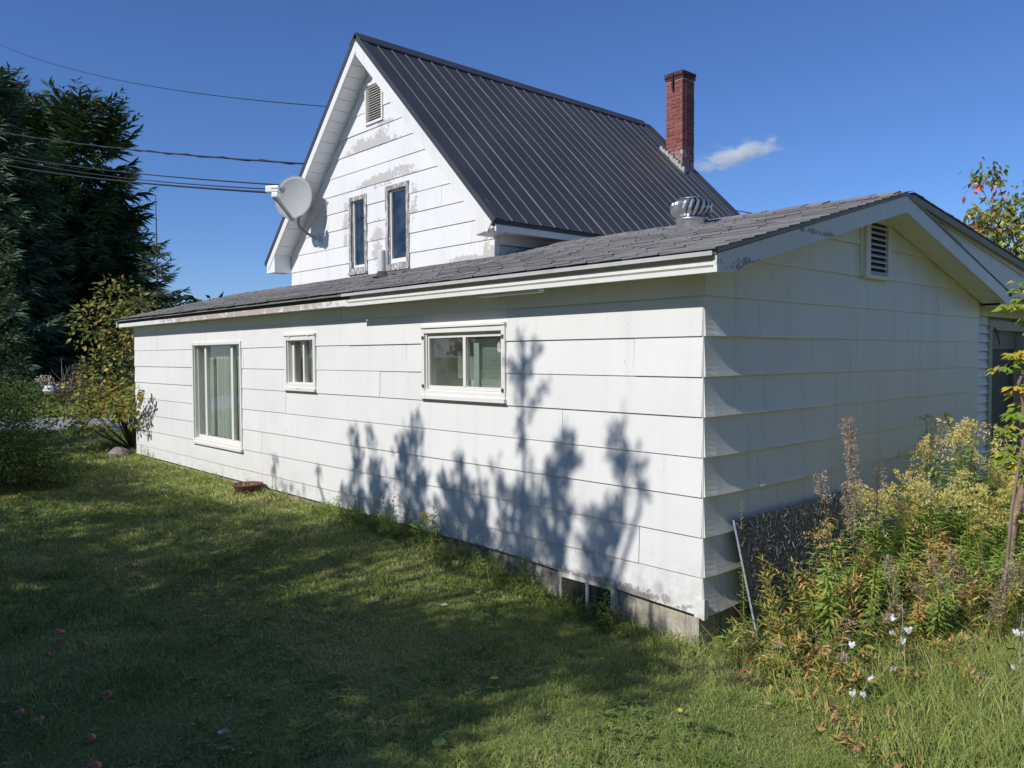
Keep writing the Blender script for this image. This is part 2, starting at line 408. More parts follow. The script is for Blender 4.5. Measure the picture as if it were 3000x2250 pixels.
WA = (-3.03, -1.88, 1.345, 1.955); WB = (-5.745, -5.015, 1.345, 1.942); WC = (-8.60, -6.952, .51, 1.91)
bottom = lambda x: float(np.interp(x, [-11.2, -2.5, -.9, 0], [.10, .095, .05, .005]))
joints = {0: [-7.62, -3.9], 1: [-.513, -5.009, -9.4], 2: [-2.75, -6.4], 3: [-4.35, -10.2], 4: [-5.756, -1.25], 5: [-3.75, -9.1], 6: [-3.292, -.558, -6.9], 7: [-4.338, -9.9], 8: [-2.515, -4.47, -7.3]}
for k in range(9):
    zb, zt = k*H, (k+1)*H + .014
    if k == 8: zt = 2.36
    xs = sorted([-11.17, 0.0] + joints[k])
    for a, b in zip(xs[:-1], xs[1:]):
        rects = [(a+.0018, b-.0018, zb, zt)]
        for hole in (WA, WB, WC): rects = subtract(rects, (hole[0]+.012, hole[1]-.012, hole[2]+.012, hole[3]-.012))
        for (x0, x1, z0, z1) in rects:
            if z1-z0 < .012: continue
            e0, e1 = random.uniform(-.0025, .0025), random.uniform(-.0025, .0025)
            if k == 0: poly = [(x0, bottom(x0)), ((x0+x1)/2, bottom((x0+x1)/2)+.004), (x1, bottom(x1)), (x1, z1), (x0, z1)]
            else: poly = [(x0, z0+(e0 if z0 == zb else 0)), (x1, z0+(e1 if z0 == zb else 0)), (x1, z1), (x0, z1)]
            board(poly, front, zb, (k+1)*H, M_LOW if k == 0 else M_WALL)

# end wall, gently bulging boards whose lower lips catch the grazing sun
ejo = {0: [1.1, 2.9], 1: [1.6, 3.6], 2: [.92, 2.6, 4.2], 3: [.65, 2.2, 3.9], 4: [2.31, 4.417], 5: [.357, 1.789, 2.049, 3.272, 4.918], 6: [.858, 2.057, 3.247, 4.411], 7: [.659, 2.065, 3.205], 8: [1.9, 3.9], 9: [2.7]}
RS = .2513
def rooftop(y): return 2.33 + RS*(min(y, 2*2.515-y)+.27)
for k in range(12):
    zb, zt = k*H, (k+1)*H
    ys = sorted([0.004, 5.04] + ejo.get(k, []))
    for a, b in zip(ys[:-1], ys[1:]):
        if zt > 2.2:
            poly = [(a+.001, zb), (b-.001, zb), (b-.001, zt+.014), (a+.001, zt+.014)]
            poly = clip(poly, (-RS, 1), 2.33+RS*.27-.02); poly = clip(poly, (RS, 1), 2.33+RS*(.27+5.03)-.02)
            board(poly, side, zb, zt, M_WALLEND, tilt=.011); continue
        mb = MB(); nu = max(4, int((b-a)/.12)); nz = 8
        zlo = zb if k else .0
        amp0 = random.uniform(.8, 1.2); ph = random.uniform(0, 6)
        rows = []
        for j in range(nz+1):
            tt = j/nz; row = []
            for i in range(nu+1):
                y = a+.0018+(b-a-.0036)*i/nu; z = (zt+.014) + (zlo-(zt+.014))*tt
                if k == 0: z = zlo*0 + (zt+.014)*(1-tt) + (.0+.045*min(y, 1.2))*tt
                near = min(1, y/.06)*min(1, max(0, (1.9-y)/.7))
                fl = (.0 + .013*near*amp0 + .002*math.sin(y*2.3+ph)*near)*max(0, (tt-.3)/.7)**2.2
                row.append((.003 + (.0105+.001*near)*tt + fl, y, z + (.002*math.sin(y*4+ph) if j == nz else 0)))
            rows.append(row)
        idx = len(mb.v)
        for r in rows: mb.v += r; mb.t += [.5]*len(r)
        back = [(-.012, q[1], q[2]) for r in rows for q in r]; mb.v += back; mb.t += [.5]*len(back)
        W_ = nu+1; O = len(back)
        for j in range(nz):
            for i in range(nu):
                p0 = j*W_+i; mb.f.append((p0, p0+W_, p0+W_+1, p0+1)); mb.m.append(0)
        for i in range(nu):
            q = nz*W_+i; mb.f.append((q, q+O, q+1+O, q+1)); mb.m.append(0)
        for j in range(nz):
            q = j*W_; mb.f.append((q, q+O, q+W_+O, q+W_)); mb.m.append(0)
            q = j*W_+nu; mb.f.append((q, q+W_, q+W_+O, q+O)); mb.m.append(0)
        mb.build('clapboard', M_WALLEND, house, smooth=False)

mb = MB(); mb.box(-.05, .0035, -.0035, .05, .03, 2.36); mb.build('corner_post', M_TRIM, house)
# bent metal corner cover at the foot of the corner
mb = MB(); mb.box(-.05, .006, -.020, -.0175, -.005, .12); mb.box(.0262, .029, -.020, .022, -.012, .12); mb.box(.006, .0262, -.020, -.0175, -.012, .12)
mb.build('corner_strip', M_TRIM, house)
# foundation and rear walls that close the building
mb = MB(); mb.box(-11.15, -.05, .035, .22, -.6, .13); mb.build('foundation', M_CONC, house)
mb = MB(); mb.box(-.24, -.05, .225, 5.0, -.6, .0); mb.build('foundation', M_CONC, house)
mb = MB(); mb.box(-11.15, -.02, 5.0, 5.04, -.3, 2.3); mb.box(-11.17, -11.12, .02, 5.0, -.3, 2.2); mb.build('rear_wall', M_WALL, house)
mb = MB(); mb.box(-9.18, -9.12, GY+.02, 7.6, 2.2, 3.2); mb.box(-9.1, -4.12, 7.5, 7.56, 2.2, 3.4); mb.build('rear_wall', M_GABLE, house)
# basement window
bw = MB(); bw.box(-1.30, -.74, -.004, .03, .012, .05); bw.box(-1.30, -1.27, -.002, .03, -.2, .012); bw.box(-1.02, -.992, -.002, .03, -.2, .012); bw.box(-.775, -.735, -.006, .03, -.22, .012)
bw = bw.build('basement_window', M_TRIM, house)
mb = MB(); mb.box(-1.27, -.775, .008, .012, -.25, .011); mb.build('pane', simple('dirty_dark_glass', (.03, .03, .03), .25), bw)

# ---- windows of the front wall and the gable
def window(place, outer, glass, casing_w, mats, mull=(), depth=.07, sill=True, sash_off=0.0, name='window', head=False):
    """mesh of the window = its casing; children: sash, pane, sill"""
    x0, x1, z0, z1 = outer; g0, g1, h0, h1 = glass; cw = casing_w
    P = lambda u0, u1, w0, w1, d0, d1: [place(u0, w0, d1), place(u1, w0, d1), place(u1, w0, d0), place(u0, w0, d0), place(u0, w1, d1), place(u1, w1, d1), place(u1, w1, d0), place(u0, w1, d0)]
    mb = MB(); dp = .026
    mb.hexa(P(x0, x0+cw, z0, z1, -.02, dp)); mb.hexa(P(x1-cw, x1, z0, z1, -.02, dp))
    mb.hexa(P(x0+cw+.001, x1-cw-.001, z1-cw, z1, -.02, dp-.002)); mb.hexa(P(x0+cw+.001, x1-cw-.001, z0, z0+cw, -.02, dp-.002))
    if head:
        mb.hexa(P(x0-.006, x1+.006, z1+.001, z1+.02, -.01, dp+.012))
    # reveal
    rv = .012
    mb.hexa(P(x0+cw-.001, x0+cw+rv, z0+cw, z1-cw, -depth-.06, .004)); mb.hexa(P(x1-cw-rv, x1-cw+.001, z0+cw, z1-cw, -depth-.06, .004))
    mb.hexa(P(x0+cw+rv+.001, x1-cw-rv-.001, z1-cw-rv, z1-cw+.001, -depth-.06, .003)); mb.hexa(P(x0+cw+rv+.001, x1-cw-rv-.001, z0+cw-.001, z0+cw+rv, -depth-.06, .003))
    wn = mb.build(name, mats[0], house)
    # sash with its bars
    mb = MB(); so_ = -sash_off
    mb.hexa(P(x0+cw+rv+.002, g0, z0+cw+rv+.002, z1-cw-rv-.002, so_-.05, so_-.012)); mb.hexa(P(g1, x1-cw-rv-.002, z0+cw+rv+.002, z1-cw-rv-.002, so_-.05, so_-.012))
    mb.hexa(P(g0+.0005, g1-.0005, h1, z1-cw-rv-.002, so_-.05, so_-.013)); mb.hexa(P(g0+.0005, g1-.0005, z0+cw+rv+.002, h0, so_-.05, so_-.013))
    for (m0, m1) in mull: mb.hexa(P(m0, m1, h0+.0005, h1-.0005, so_-.055, so_-.008))
    mb.build('sash', mats[1], wn)
    edges = [g0] + [e for m in mull for e in m] + [g1]
    for i in range(0, len(edges), 2):
        mb = MB(); mb.hexa(P(edges[i]+.001, edges[i+1]-.001, h0+.001, h1-.001, so_-.036-.002*(i % 4), so_-.032-.002*(i % 4))); mb.build('pane', M_GLASS, wn)
    if sill:
        mb = MB(); mb.hexa(P(x0-.01, x1+.01, z0-.03, z0-.001, .0, dp+.02)); mb.build('sill', mats[2] if len(mats) > 2 else mats[0], wn)
    # dark room behind
    return wn, P
def room(wn, place, x0, x1, z0, z1, d, mat=M_DARK):
    mb = MB(); a = .11
    q = lambda *p: mb.quad(*[place(*r) for r in p])
    q((x0, z0, -d), (x1, z0, -d), (x1, z1, -d), (x0, z1, -d))
    q((x0, z0, -a), (x0, z0, -d), (x0, z1, -d), (x0, z1, -a)); q((x1, z0, -a), (x1, z0, -d), (x1, z1, -d), (x1, z1, -a))
    q((x0, z1, -a), (x0, z1, -d), (x1, z1, -d), (x1, z1, -a)); q((x0, z0, -a), (x0, z0, -d), (x1, z0, -d), (x1, z0, -a))
    return mb.build('interior', mat, wn)
def curtain(wn, place, x0, x1, z0, z1, d, amp=.025, waves=9, mat=M_CURTAIN, seed=1):
    rr = random.Random(seed); mb = MB(); n = waves*8; pts = []
    for i in range(n+1):
        u = x0+(x1-x0)*i/n; dd = d + amp*math.sin(i/8*2*math.pi + .6*math.sin(i*.31)) + amp*.5*math.sin(i*.37+seed); pts.append((u, dd))
    for (a, b) in zip(pts[:-1], pts[1:]): mb.quad(place(a[0], z0, -a[1]), place(b[0], z0, -b[1]), place(b[0], z1, -b[1]), place(a[0], z1, -a[1]))
    return mb.build('curtain', mat, wn, smooth=True)

# sliding window with blinds (nearest the corner)
wn, P = window(front, WA, (-2.955, -1.967, 1.435, 1.865), .045, (M_TRIM, M_CREAM, M_TRIM), [(-2.462, -2.425)], depth=.06, head=True)
room(wn, front, -2.97, -1.93, 1.40, 1.90, .5, M_ROOM)
mb = MB()
for i in range(26):
    z = 1.43+i*.0165; mb.quad(front(-2.33, z, -.125), front(-1.94, z, -.125), front(-1.94, z+.0135, -.115), front(-2.33, z+.0135, -.115))
mb.build('blind', M_BLIND, wn)
mb = MB()
for i in range(15):
    z = 1.50+i*.0165; mb.quad(front(-2.80, z, -.225), front(-2.44, z, -.225), front(-2.44, z+.0135, -.215), front(-2.80, z+.0135, -.215))
mb.build('blind', M_CREAMBLIND, wn)
mb = MB(); mb.box(-2.40, -2.33, .08, .11, 1.42, 1.88); mb.build('jamb', simple('aluminium_jamb', (.36, .42, .40), .4), wn)
mb = MB(); mb.lathe([(.001, 0), (.05, 0)], (0, 0, 0), 14)
mb = MB()
for k in range(10):
    a0 = math.pi*(.5+k/10); a1 = math.pi*(.5+(k+1)/10)
    mb.tri((-1.972, .027, 1.77), (-1.972+.062*math.cos(a0), .027, 1.77+.062*math.sin(a0)), (-1.972+.062*math.cos(a1), .027, 1.77+.062*math.sin(a1)), 0, .5)
t = NT('scratched_decal'); n = t.noise(30, 6, .7, t.pos()); M_DECAL = t.done(t.bsdf(t.ramp(n, [(.42, (.03, .03, .03)), (.52, (.35, .30, .22)), (.6, (.5, .5, .48))]), .6))
mb.build('decal', M_DECAL, wn)
mb = MB()
for (xx, zz) in ((-3.0, 1.87), (-3.0, 1.43), (-1.905, 1.86), (-1.905, 1.42)):
    mb.box(xx-.012, xx+.012, -.034, -.026, zz-.016, zz+.014); mb.box(xx-.006, xx+.01, -.042, -.034, zz-.004, zz+.01)
mb.build('hinge', simple('rusty_hinge', (.14, .12, .11), .8, .2, .4, 40), wn)
# small window
wn, P = window(front, WB, (-5.635, -5.068, 1.405, 1.885), .05, (M_TRIM, M_CREAM, M_SILL), [(-5.42, -5.385)], depth=.09, sash_off=.035, head=True)
room(wn, front, -5.69, -5.06, 1.37, 1.92, .5, M_DARK)
mb = MB(); mb.quad(front(-5.375, 1.40, -.125), front(-5.05, 1.40, -.125), front(-5.05, 1.89, -.125), front(-5.375, 1.89, -.125)); mb.build('curtain', simple('dull_roller_cloth', (.26, .25, .22), .9), wn)
curtain(wn, front, -5.63, -5.42, 1.4, 1.89, .18, .012, 8, simple('dim_curtain', (.16, .16, .16), .9), 4)
mb = MB(); mb.box(-5.63, -5.60, -.034, -.026, 1.925, 1.965); mb.box(-5.18, -5.15, -.034, -.026, 1.925, 1.965); mb.build('hinge', M_TRIM, wn)
# tall three-light window
wn, P = window(front, WC, (-8.535, -7.05, .60, 1.862), .038, (M_TRIM, M_CREAM, M_TRIM), [(-8.29, -8.225), (-7.40, -7.335)], depth=.09, sash_off=.03)
room(wn, front, -8.56, -7.0, .55, 1.88, .6, M_DARK)
curtain(wn, front, -8.54, -7.62, .58, 1.87, .20, .03, 10, M_CURTAIN, 2)
curtain(wn, front, -7.55, -7.02, .58, 1.87, .22, .03, 6, M_CURTAIN, 3)
# the two narrow gable windows
for (o_, g_) in (((-7.36, -6.88, 2.92, 4.015), (-7.262, -6.96, 3.03, 3.935)), ((-6.40, -5.845, 2.90, 4.03), (-6.30, -5.94, 3.035, 3.945))):
    wn, P = window(gable, o_, g_, .062, (M_GREYWOOD, M_VINYL, M_GREYWOOD), (), depth=.03, sash_off=.0)
    room(wn, gable, g_[0]-.03, g_[1]+.03, g_[2]-.03, g_[3]+.03, .5)
    mb = MB(); mb.hexa(P(o_[0]+.015, o_[1]-.01, o_[2]-.115, o_[2]-.032, .0, .024)); mb.build('sill', M_GREYWOOD, wn)
    if o_[0] < -7:
        mb = MB(); cx_, cz_ = -7.0, 3.84
        for k in range(14):
            a0, a1 = 2*math.pi*k/14, 2*math.pi*(k+1)/14; A = lambda a: (cx_+.04*math.cos(a), GY+.030, cz_+.06*math.sin(a))
            mb.tri((cx_, GY+.030, cz_), A(a0), A(a1))
        mb.build('decal', M_DECAL, wn)

# ---- gable wall boards of the main house
XR, XL, RX = -4.10, -9.20, -6.65
RZ, EZ = 6.09, 3.245
for k in range(-1, 12):
    zb = 3.074 + (k-1)*H; zt = zb + H
    jn = {0: [-5.0, -8.9], 1: [-4.55], 2: [-8.3], 3: [-5.15], 5: [-7.9], 6: [-6.1]}.get(k, [])
    xs = sorted([XL, XR] + jn)
    for a, b in zip(xs[:-1], xs[1:]):
        rects = [(a+.001, b-.001, zb, zt+.014)]
        for hole in ((-7.35, -6.89, 2.80, 4.0), (-6.39, -5.855, 2.79, 4.02), (-6.86, -6.45, 4.97, 5.51)): rects = subtract(rects, hole)
        for (x0, x1, z0, z1) in rects:
            if z1 < 2.86: continue
            poly = [(x0, max(z0, 2.845)), (x1, max(z0, 2.845)), (x1, z1), (x0, z1)]
            poly = clip(poly, (1, 1), RX+RZ-.17); poly = clip(poly, (-1, 1), -RX+RZ-.17)
            board(poly, gable, zb, zt, M_GABLE)
# gable louvre vent
mb = MB()
PG = lambda u0, u1, w0, w1, d0, d1: [gable(u0, w0, d1), gable(u1, w0, d1), gable(u1, w0, d0), gable(u0, w0, d0), gable(u0, w1, d1), gable(u1, w1, d1), gable(u1, w1, d0), gable(u0, w1, d0)]
for q in ((-6.875, -6.845, 4.955, 5.525), (-6.465, -6.435, 4.955, 5.525)): mb.hexa(PG(*q, -.03, .035))
mb.hexa(PG(-6.844, -6.466, 5.495, 5.525, -.03, .034)); mb.hexa(PG(-6.844, -6.466, 4.955, 4.985, -.03, .034))
vent = mb.build('gable_vent', M_TRIM, house)
mb = MB(); mb.hexa(PG(-6.845, -6.465, 4.985, 5.495, -.034, -.03)); mb.build('backing', simple('vent_dark', (.12, .10, .08), .9), vent)
for i in range(15):
    z = 4.99+i*.0335; mb = MB()
    mb.hexa([gable(-6.844, z, .024), gable(-6.466, z, .024), gable(-6.466, z+.02, -.022), gable(-6.844, z+.02, -.022), gable(-6.844, z+.005, .024), gable(-6.466, z+.005, .024), gable(-6.466, z+.025, -.022), gable(-6.844, z+.025, -.022)])
    mb.build('slat', M_TRIM, vent)
# side wall of the main house above the addition
for k in range(3):
    zb = 2.80 + k*.27; zt = zb+.27; ztc = min(zt+.014, 3.10)
    if zb > 3.08: continue
    board([(GY+.01, zb), (7.55, zb), (7.55, ztc), (GY+.01, ztc)], hside, zb, zt, M_GABLE)
mb = MB(); mb.box(-4.10, -4.078, GY+.0, GY+.02, 2.83, 3.36); mb.build('corner_strip', M_GABLE, house)

# ---- metal roof of the main house: two slopes of ribbed sheets
YF, YB = 1.55, 7.76
EX_R, EX_L = -3.80, -9.50
LEN = (EX_R-RX)*math.sqrt(2)
roof = MB()
def slope_pt(sgn, y, a, h): # a up the slope from the eave, h above it
    ex = EX_R if sgn > 0 else EX_L; c = math.sqrt(.5)
    return (ex - sgn*c*a + sgn*c*h, y, EZ + c*a + c*h)
for sgn in (1, -1):
    A = [slope_pt(sgn, YF+.03, a, h) for a, h in ((.02, -.10), (LEN, -.10), (LEN, -.006), (.02, -.006))]
    B = [(q[0], YB-.03, q[2]) for q in A]; roof.prism(A, B)
roof = roof.build('metal_roof', M_DARK, house)
pitch = .2286; PW = pitch*4; npan = 7
prof = []
for i in range(4):
    y = i*pitch; hh = .0105 if i else .0125
    prof += [(y, hh*0), (y+.009, hh), (y+.026, hh), (y+.036, 0)]
prof.append((PW, 0))
for sgn in (1, -1):
    shared = None
    for i in range(npan):
        y0 = YF+.02+i*PW
        if shared is None:
            mb = MB(); lo, hi = [], []
            for (dy, h) in prof:
                lo.append(slope_pt(sgn, dy, -.03, h)); hi.append(slope_pt(sgn, dy, LEN-.02, h))
            for j in range(len(prof)-1): mb.quad(lo[j], lo[j+1], hi[j+1], hi[j])
            lo2 = [slope_pt(sgn, dy, -.03, h-.006) for (dy, h) in prof]
            for j in range(len(prof)-1): mb.quad(lo2[j], lo2[j+1], lo[j+1], lo[j])
            shared = mesh_of('roof_sheet', mb.v, mb.f, M_ROOF)
        if y0 + PW > YB+.25: break
        link_obj('roof_sheet', shared, roof, (0, y0, 0))
mb = MB()
mb.prism([(RX, YF-.02, RZ+.035), (RX-.14, YF-.02, RZ-.10), (RX-.14, YF-.02, RZ-.12), (RX, YF-.02, RZ+.012), (RX+.14, YF-.02, RZ-.12), (RX+.14, YF-.02, RZ-.10)],
         [(RX, YB+.02, RZ+.035), (RX-.14, YB+.02, RZ-.10), (RX-.14, YB+.02, RZ-.12), (RX, YB+.02, RZ+.012), (RX+.14, YB+.02, RZ-.12), (RX+.14, YB+.02, RZ-.10)])
mb.build('ridge_cap', M_ROOF, roof)
for sgn in (1, -1):
    # black metal trim along the rake edges
    for yy0, yy1 in ((YF-.016, YF+.10), (YB-.10, YB+.016)):
        A = [slope_pt(sgn, yy0, a, h) for a, h in ((-.03, -.055), (LEN-.0, -.055), (LEN-.0, .014), (-.03, .014))]
        B = [(q[0], yy1, q[2]) for q in A]; mb = MB(); mb.prism(A, B); mb.build('rake_trim', M_ROOF, roof)
    # white fascia board below it
    mb = MB(); A = [slope_pt(sgn, YF-.008, a, h) for a, h in ((.01, -.235), (LEN-.055 if sgn > 0 else LEN-.0555, -.235), (LEN-.003, -.058), (.01, -.058))]
    if sgn > 0:
        A = [slope_pt(sgn, YF-.008, a, h) for a, h in ((-.02, -.20), (LEN-.2, -.20), (LEN-.058, -.058), (.0, -.058))]
        B = [(q[0], YF+.022, q[2]) for q in A]; mb.prism(A, B)
    else:
        A = [slope_pt(sgn, YF-.008, a, h) for a, h in ((-.02, -.16), (LEN-.162, -.16), (LEN-.06, -.058), (.0, -.058))]
        B = [(q[0], YF+.022, q[2]) for q in A]; mb.prism(A, B)
    mb.build('rake_board', M_TRIM, house)
# soffit boards seen under the left overhang
nso = 20; a0, a1 = .30, LEN-.18
for i in range(nso):
    s0 = a0+(a1-a0)*i/nso+.003; s1 = a0+(a1-a0)*(i+1)/nso-.003; dz = random.uniform(-.002, .002)
    A = [slope_pt(-1, YF+.024, a, h+dz) for a, h in ((s0, -.150), (s1, -.150), (s1, -.138), (s0, -.138))]
    B = [(q[0], GY-.02, q[2]) for q in A]; mb = MB(); mb.prism(A, B); mb.build('soffit_board', M_VINYL, house)
mb = MB(); A = [slope_pt(-1, GY-.035, a, h) for a, h in ((.3, -.165), (LEN-.2, -.165), (LEN-.2, -.151), (.3, -.151))]; mb.prism(A, [(q[0], GY-.012, q[2]) for q in A]); mb.build('soffit_trim', M_TRIM, house)
mb = MB(); A = [slope_pt(1, YF+.024, a, h) for a, h in ((.3, -.150), (LEN-.2, -.150), (LEN-.2, -.138), (.3, -.138))]; mb.prism(A, [(q[0], GY-.02, q[2]) for q in A]); mb.build('soffit_board', M_VINYL, house)
# boxed eave returns
mb = MB(); mb.hexa([(-9.47, YF+.0, 3.07), (-9.19, YF+.0, 3.07), (-9.19, GY-.02, 3.07), (-9.47, GY-.02, 3.07), (-9.47, YF, 3.16), (-9.19, YF, 3.42), (-9.19, GY-.02, 3.42), (-9.47, GY-.02, 3.16)]); mb.build('eave_return', M_VINYL, house)
mb = MB(); mb.hexa([(-4.14, YF+.005, 3.085), (-3.835, YF+.005, 3.135), (-3.835, GY-.02, 3.135), (-4.14, GY-.02, 3.085), (-4.14, YF+.005, 3.40), (-3.835, YF+.005, 3.14), (-3.835, GY-.02, 3.14), (-4.14, GY-.02, 3.40)]); mb.build('eave_return', M_TRIM, house)
# right eave: fascia, soffit, frieze, black drip flashing
mb = MB(); mb.box(-3.83, -3.806, YF+.03, YB-.03, 3.10, 3.235); mb.build('fascia', M_TRIM, house)
mb = MB(); mb.box(-4.075, -3.832, GY, YB-.03, 3.105, 3.118); mb.build('soffit_board', M_TRIM, house)
mb = MB(); mb.box(-4.072, -4.05, GY+.01, YB-.03, 3.0, 3.104); mb.build('frieze', M_TRIM, house)
mb = MB(); mb.box(-3.805, -3.795, YF+.02, YB-.02, 3.175, 3.238); mb.build('flashing', M_ROOF, roof)

# ---- chimney, brick by brick
CX0, CX1, CY0, CY1 = -5.86, -5.50, 7.43, 7.775
chim = MB(); chim.box(CX0+.008, CX1-.008, CY0+.008, CY1-.008, 4.7, 6.60); chim = chim.build('chimney', M_MORTAR, house)
bh, bl = .058, .2
nb = int((6.60-4.78)/.068)
for c_ in range(nb+2):
    cap = c_ >= nb
    z0 = 4.78 + c_*.068 if not cap else 6.57 + (c_-nb)*.062; e = 0 if not cap else (.018 if c_ == nb else .026)
    X0, X1, Y0, Y1 = CX0-e, CX1+e, CY0-e, CY1+e; hb = bh if not cap else .054
    off = (c_ % 2)*.1
    def run(lo, hi, off):
        p_ = [lo]; q = lo+.2-off if off else lo+.2
        while q < hi-.05: p_.append(q); q += .208
        p_.append(hi); return list(zip(p_[:-1], p_[1:]))
    for a, b in run(X0, X1, off):
        if random.random() < .015 and z0 < 5.4: continue
        mb = MB(); j = random.uniform(-.003, .003); mb.box(a+.005, b-.005, Y0+j, Y0+.09, z0, z0+hb); mb.build('brick', M_BRICK, chim)
    for a, b in run(Y0+.095, Y1, .1-off):
        mb = MB(); j = random.uniform(-.003, .003); mb.box(X1-.09, X1+j, a+.005, b-.005, z0, z0+hb); mb.build('brick', M_BRICK, chim)
    for a, b in run(X0, X1-.1, .1-off):
        mb = MB(); mb.box(a+.005, b-.005, Y1-.09, Y1, z0, z0+hb); mb.build('brick', M_BRICK, chim)
    mb = MB(); mb.box(X0, X0+.09, Y0+.1, Y1-.1, z0, z0+hb); mb.build('brick', M_BRICK, chim)
mb = MB(); mb.box(CX0+.15, CX0+.185, CY0-.05, CY0-.02, 6.42, 6.66); mb.box(CX0-.02, CX1+.03, CY0-.034, CY0-.026, 6.60, 6.612); mb.box(CX0+.155, CX0+.18, CY0-.03, CY0+.0, 6.36, 6.43); mb.build('iron_bracket', M_SOOT, chim)
mb = MB()
for i in range(9):
    a = i/8; x = CX0-.06+(CX1-CX0+.10)*a; z = -.56-x + .0
    mb.box(x-.03, x+.03, CY0-.05-random.random()*.02, CY0+.003, z-.05, z+.06+random.random()*.05)
mb.build('mortar_flashing', simple('rough_roof_cement', (.42, .41, .37), .95, 0, .35, 25, .8), chim)

# ---- shingle roof of the addition
RY, RTOP = 2.515, 3.03
AX = .26; ALX = -11.31
ang = math.atan(RS); cs, sn = math.cos(ang), math.sin(ang)
mb = MB()
mb.prism([(ALX, -.25, 2.325), (ALX, GY+.2, 2.325+RS*(GY+.2+.25)), (ALX, GY+.2, 2.325+RS*(GY+.2+.25)-.025), (ALX, -.25, 2.30)], [(-4.1, -.25, 2.325), (-4.1, GY+.2, 2.325+RS*(GY+.2+.25)), (-4.1, GY+.2, 2.325+RS*(GY+.2+.25)-.025), (-4.1, -.25, 2.30)])
mb.prism([(-4.1, -.25, 2.325), (-4.1, RY, RTOP-.006), (-4.1, 5.28, 2.325), (-4.1, 5.28, 2.30), (-4.1, RY, RTOP-.031), (-4.1, -.25, 2.30)], [(AX-.004, -.25, 2.325), (AX-.004, RY, RTOP-.006), (AX-.004, 5.28, 2.325), (AX-.004, 5.28, 2.30), (AX-.004, RY, RTOP-.031), (AX-.004, -.25, 2.30)])
sroof = mb.build('shingle_roof', M_SHINGLE, house)
variants = []
TAB = .305
for v in range(6):
    rr = random.Random(v); mb = MB()
    for k in range(3):
        x0 = k*TAB+.004; x1 = (k+1)*TAB-.004; lo = rr.uniform(-.004, .006); lift = rr.uniform(0, .004); l2 = lift+rr.uniform(-.001, .004)
        mb.hexa([(x0, lo, .004+lift), (x1, lo+rr.uniform(-.002, .002), .004+l2), (x1, .2, .0), (x0, .2, .0), (x0, lo, .0145+lift), (x1, lo, .0145+l2), (x1, .2, .0025), (x0, .2, .0025)])
    variants.append(mesh_of('shingle', mb.v, mb.f, M_SHINGLE))
EXPO = .147
for c_ in range(20):
    s = c_*EXPO - .012
    yy = -.262 + s*cs; zz = 2.327 + s*sn
    lft = ALX - .02 if yy < GY - .1 else -4.09
    offc = random.uniform(.06, .85)
    x = AX + .012 - offc
    x -= .915
    while x > lft - .0:
        o = link_obj('shingle', variants[random.randrange(6)], sroof, (x, yy, zz+.0012*random.random()), (ang, 0, random.uniform(-.002, .002)))
        x -= .915
    # ends: trimmed by single tabs
    if x + .915 > lft + .05:
        wdt = x + .915 - lft; mb = MB(); mb.hexa([(0, 0, .004), (wdt, 0, .004), (wdt, .2, 0), (0, .2, 0), (0, 0, .0145), (wdt, 0, .0145), (wdt, .2, .0025), (0, .2, .0025)])
        mb.build('shingle', M_SHINGLE, sroof, loc=(lft, yy, zz)).rotation_euler = (ang, 0, 0)
    wdt = offc
    if wdt > .05:
        mb = MB(); mb.hexa([(0, 0, .004), (wdt-.005, 0, .004), (wdt-.005, .2, 0), (0, .2, 0), (0, 0, .0145), (wdt-.005, 0, .0145), (wdt-.005, .2, .0025), (0, .2, .0025)])
        mb.build('shingle', M_SHINGLE, sroof, loc=(AX+.012-wdt+.003, yy, zz)).rotation_euler = (ang, 0, 0)
mb = MB(); L_ = .3
A = [(0, -.14, -.14*RS-.002), (0, 0, .006), (0, .14, -.14*RS-.002), (0, .14, -.14*RS-.009), (0, 0, -.002), (0, -.14, -.14*RS-.009)]
mb.prism(A, [(L_, q[1], q[2]+.006) for q in A]); capm = mesh_of('ridge_shingle', mb.v, mb.f, M_SHINGLE)
x = -4.1
while x < AX-.29:
    link_obj('ridge_shingle', capm, sroof, (x, RY+random.uniform(-.004, .004), RTOP+.006+random.uniform(0, .006)), (0, random.uniform(-.01, .01), random.uniform(-.012, .012))); x += .2

# eaves of the addition
FY = -.205
mb = MB(); mb.box(-3.97, .243, FY, FY+.02, 2.20, 2.30); mb.build('fascia', M_TRIM, house)
mb = MB(); mb.box(-4.02, .246, -.2745, -.2685, 2.292, 2.318); mb.box(-4.02, .246, -.268, -.206, 2.303, 2.308); mb.build('drip_edge', simple('dull_aluminium', (.62, .62, .60), .4, .3, .12, 6), house)
mb = MB(); mb.box(-3.965, .25, FY-.028, FY-.001, 2.240, 2.268); mb.build('eave_moulding', M_TRIM, house)
mb = MB(); mb.box(-3.985, .262, FY-.040, FY-.001, 2.194, 2.224); mb.build('eave_moulding', M_TRIM, house)
mb = MB(); mb.hexa([(ALX+.03, FY-.004, 2.205), (-3.99, FY-.004, 2.205), (-3.99, FY+.018, 2.205), (ALX+.03, FY+.018, 2.205), (ALX+.03, FY-.004, 2.262), (-3.99, FY-.004, 2.264), (-3.99, FY+.018, 2.264), (ALX+.03, FY+.018, 2.262)]); mb.build('fascia', M_FASC, house)
mb = MB(); mb.box(ALX+.02, -4.0, FY+.0, FY+.016, 2.264, 2.302); mb.build('fascia', simple('eave_shade_strip', (.10, .10, .10), .8), house)  # dark strip paints in the shade below the roof drip
mb = MB(); mb.box(-11.2, .0, FY+.021, -.001, 2.215, 2.232); mb.build('soffit_board', M_TRIM, house)
mb = MB(); mb.box(-2.0, -1.3, FY+.005, FY+.06, 2.172, 2.196); mb.build('light_fitting', M_VINYL, house)
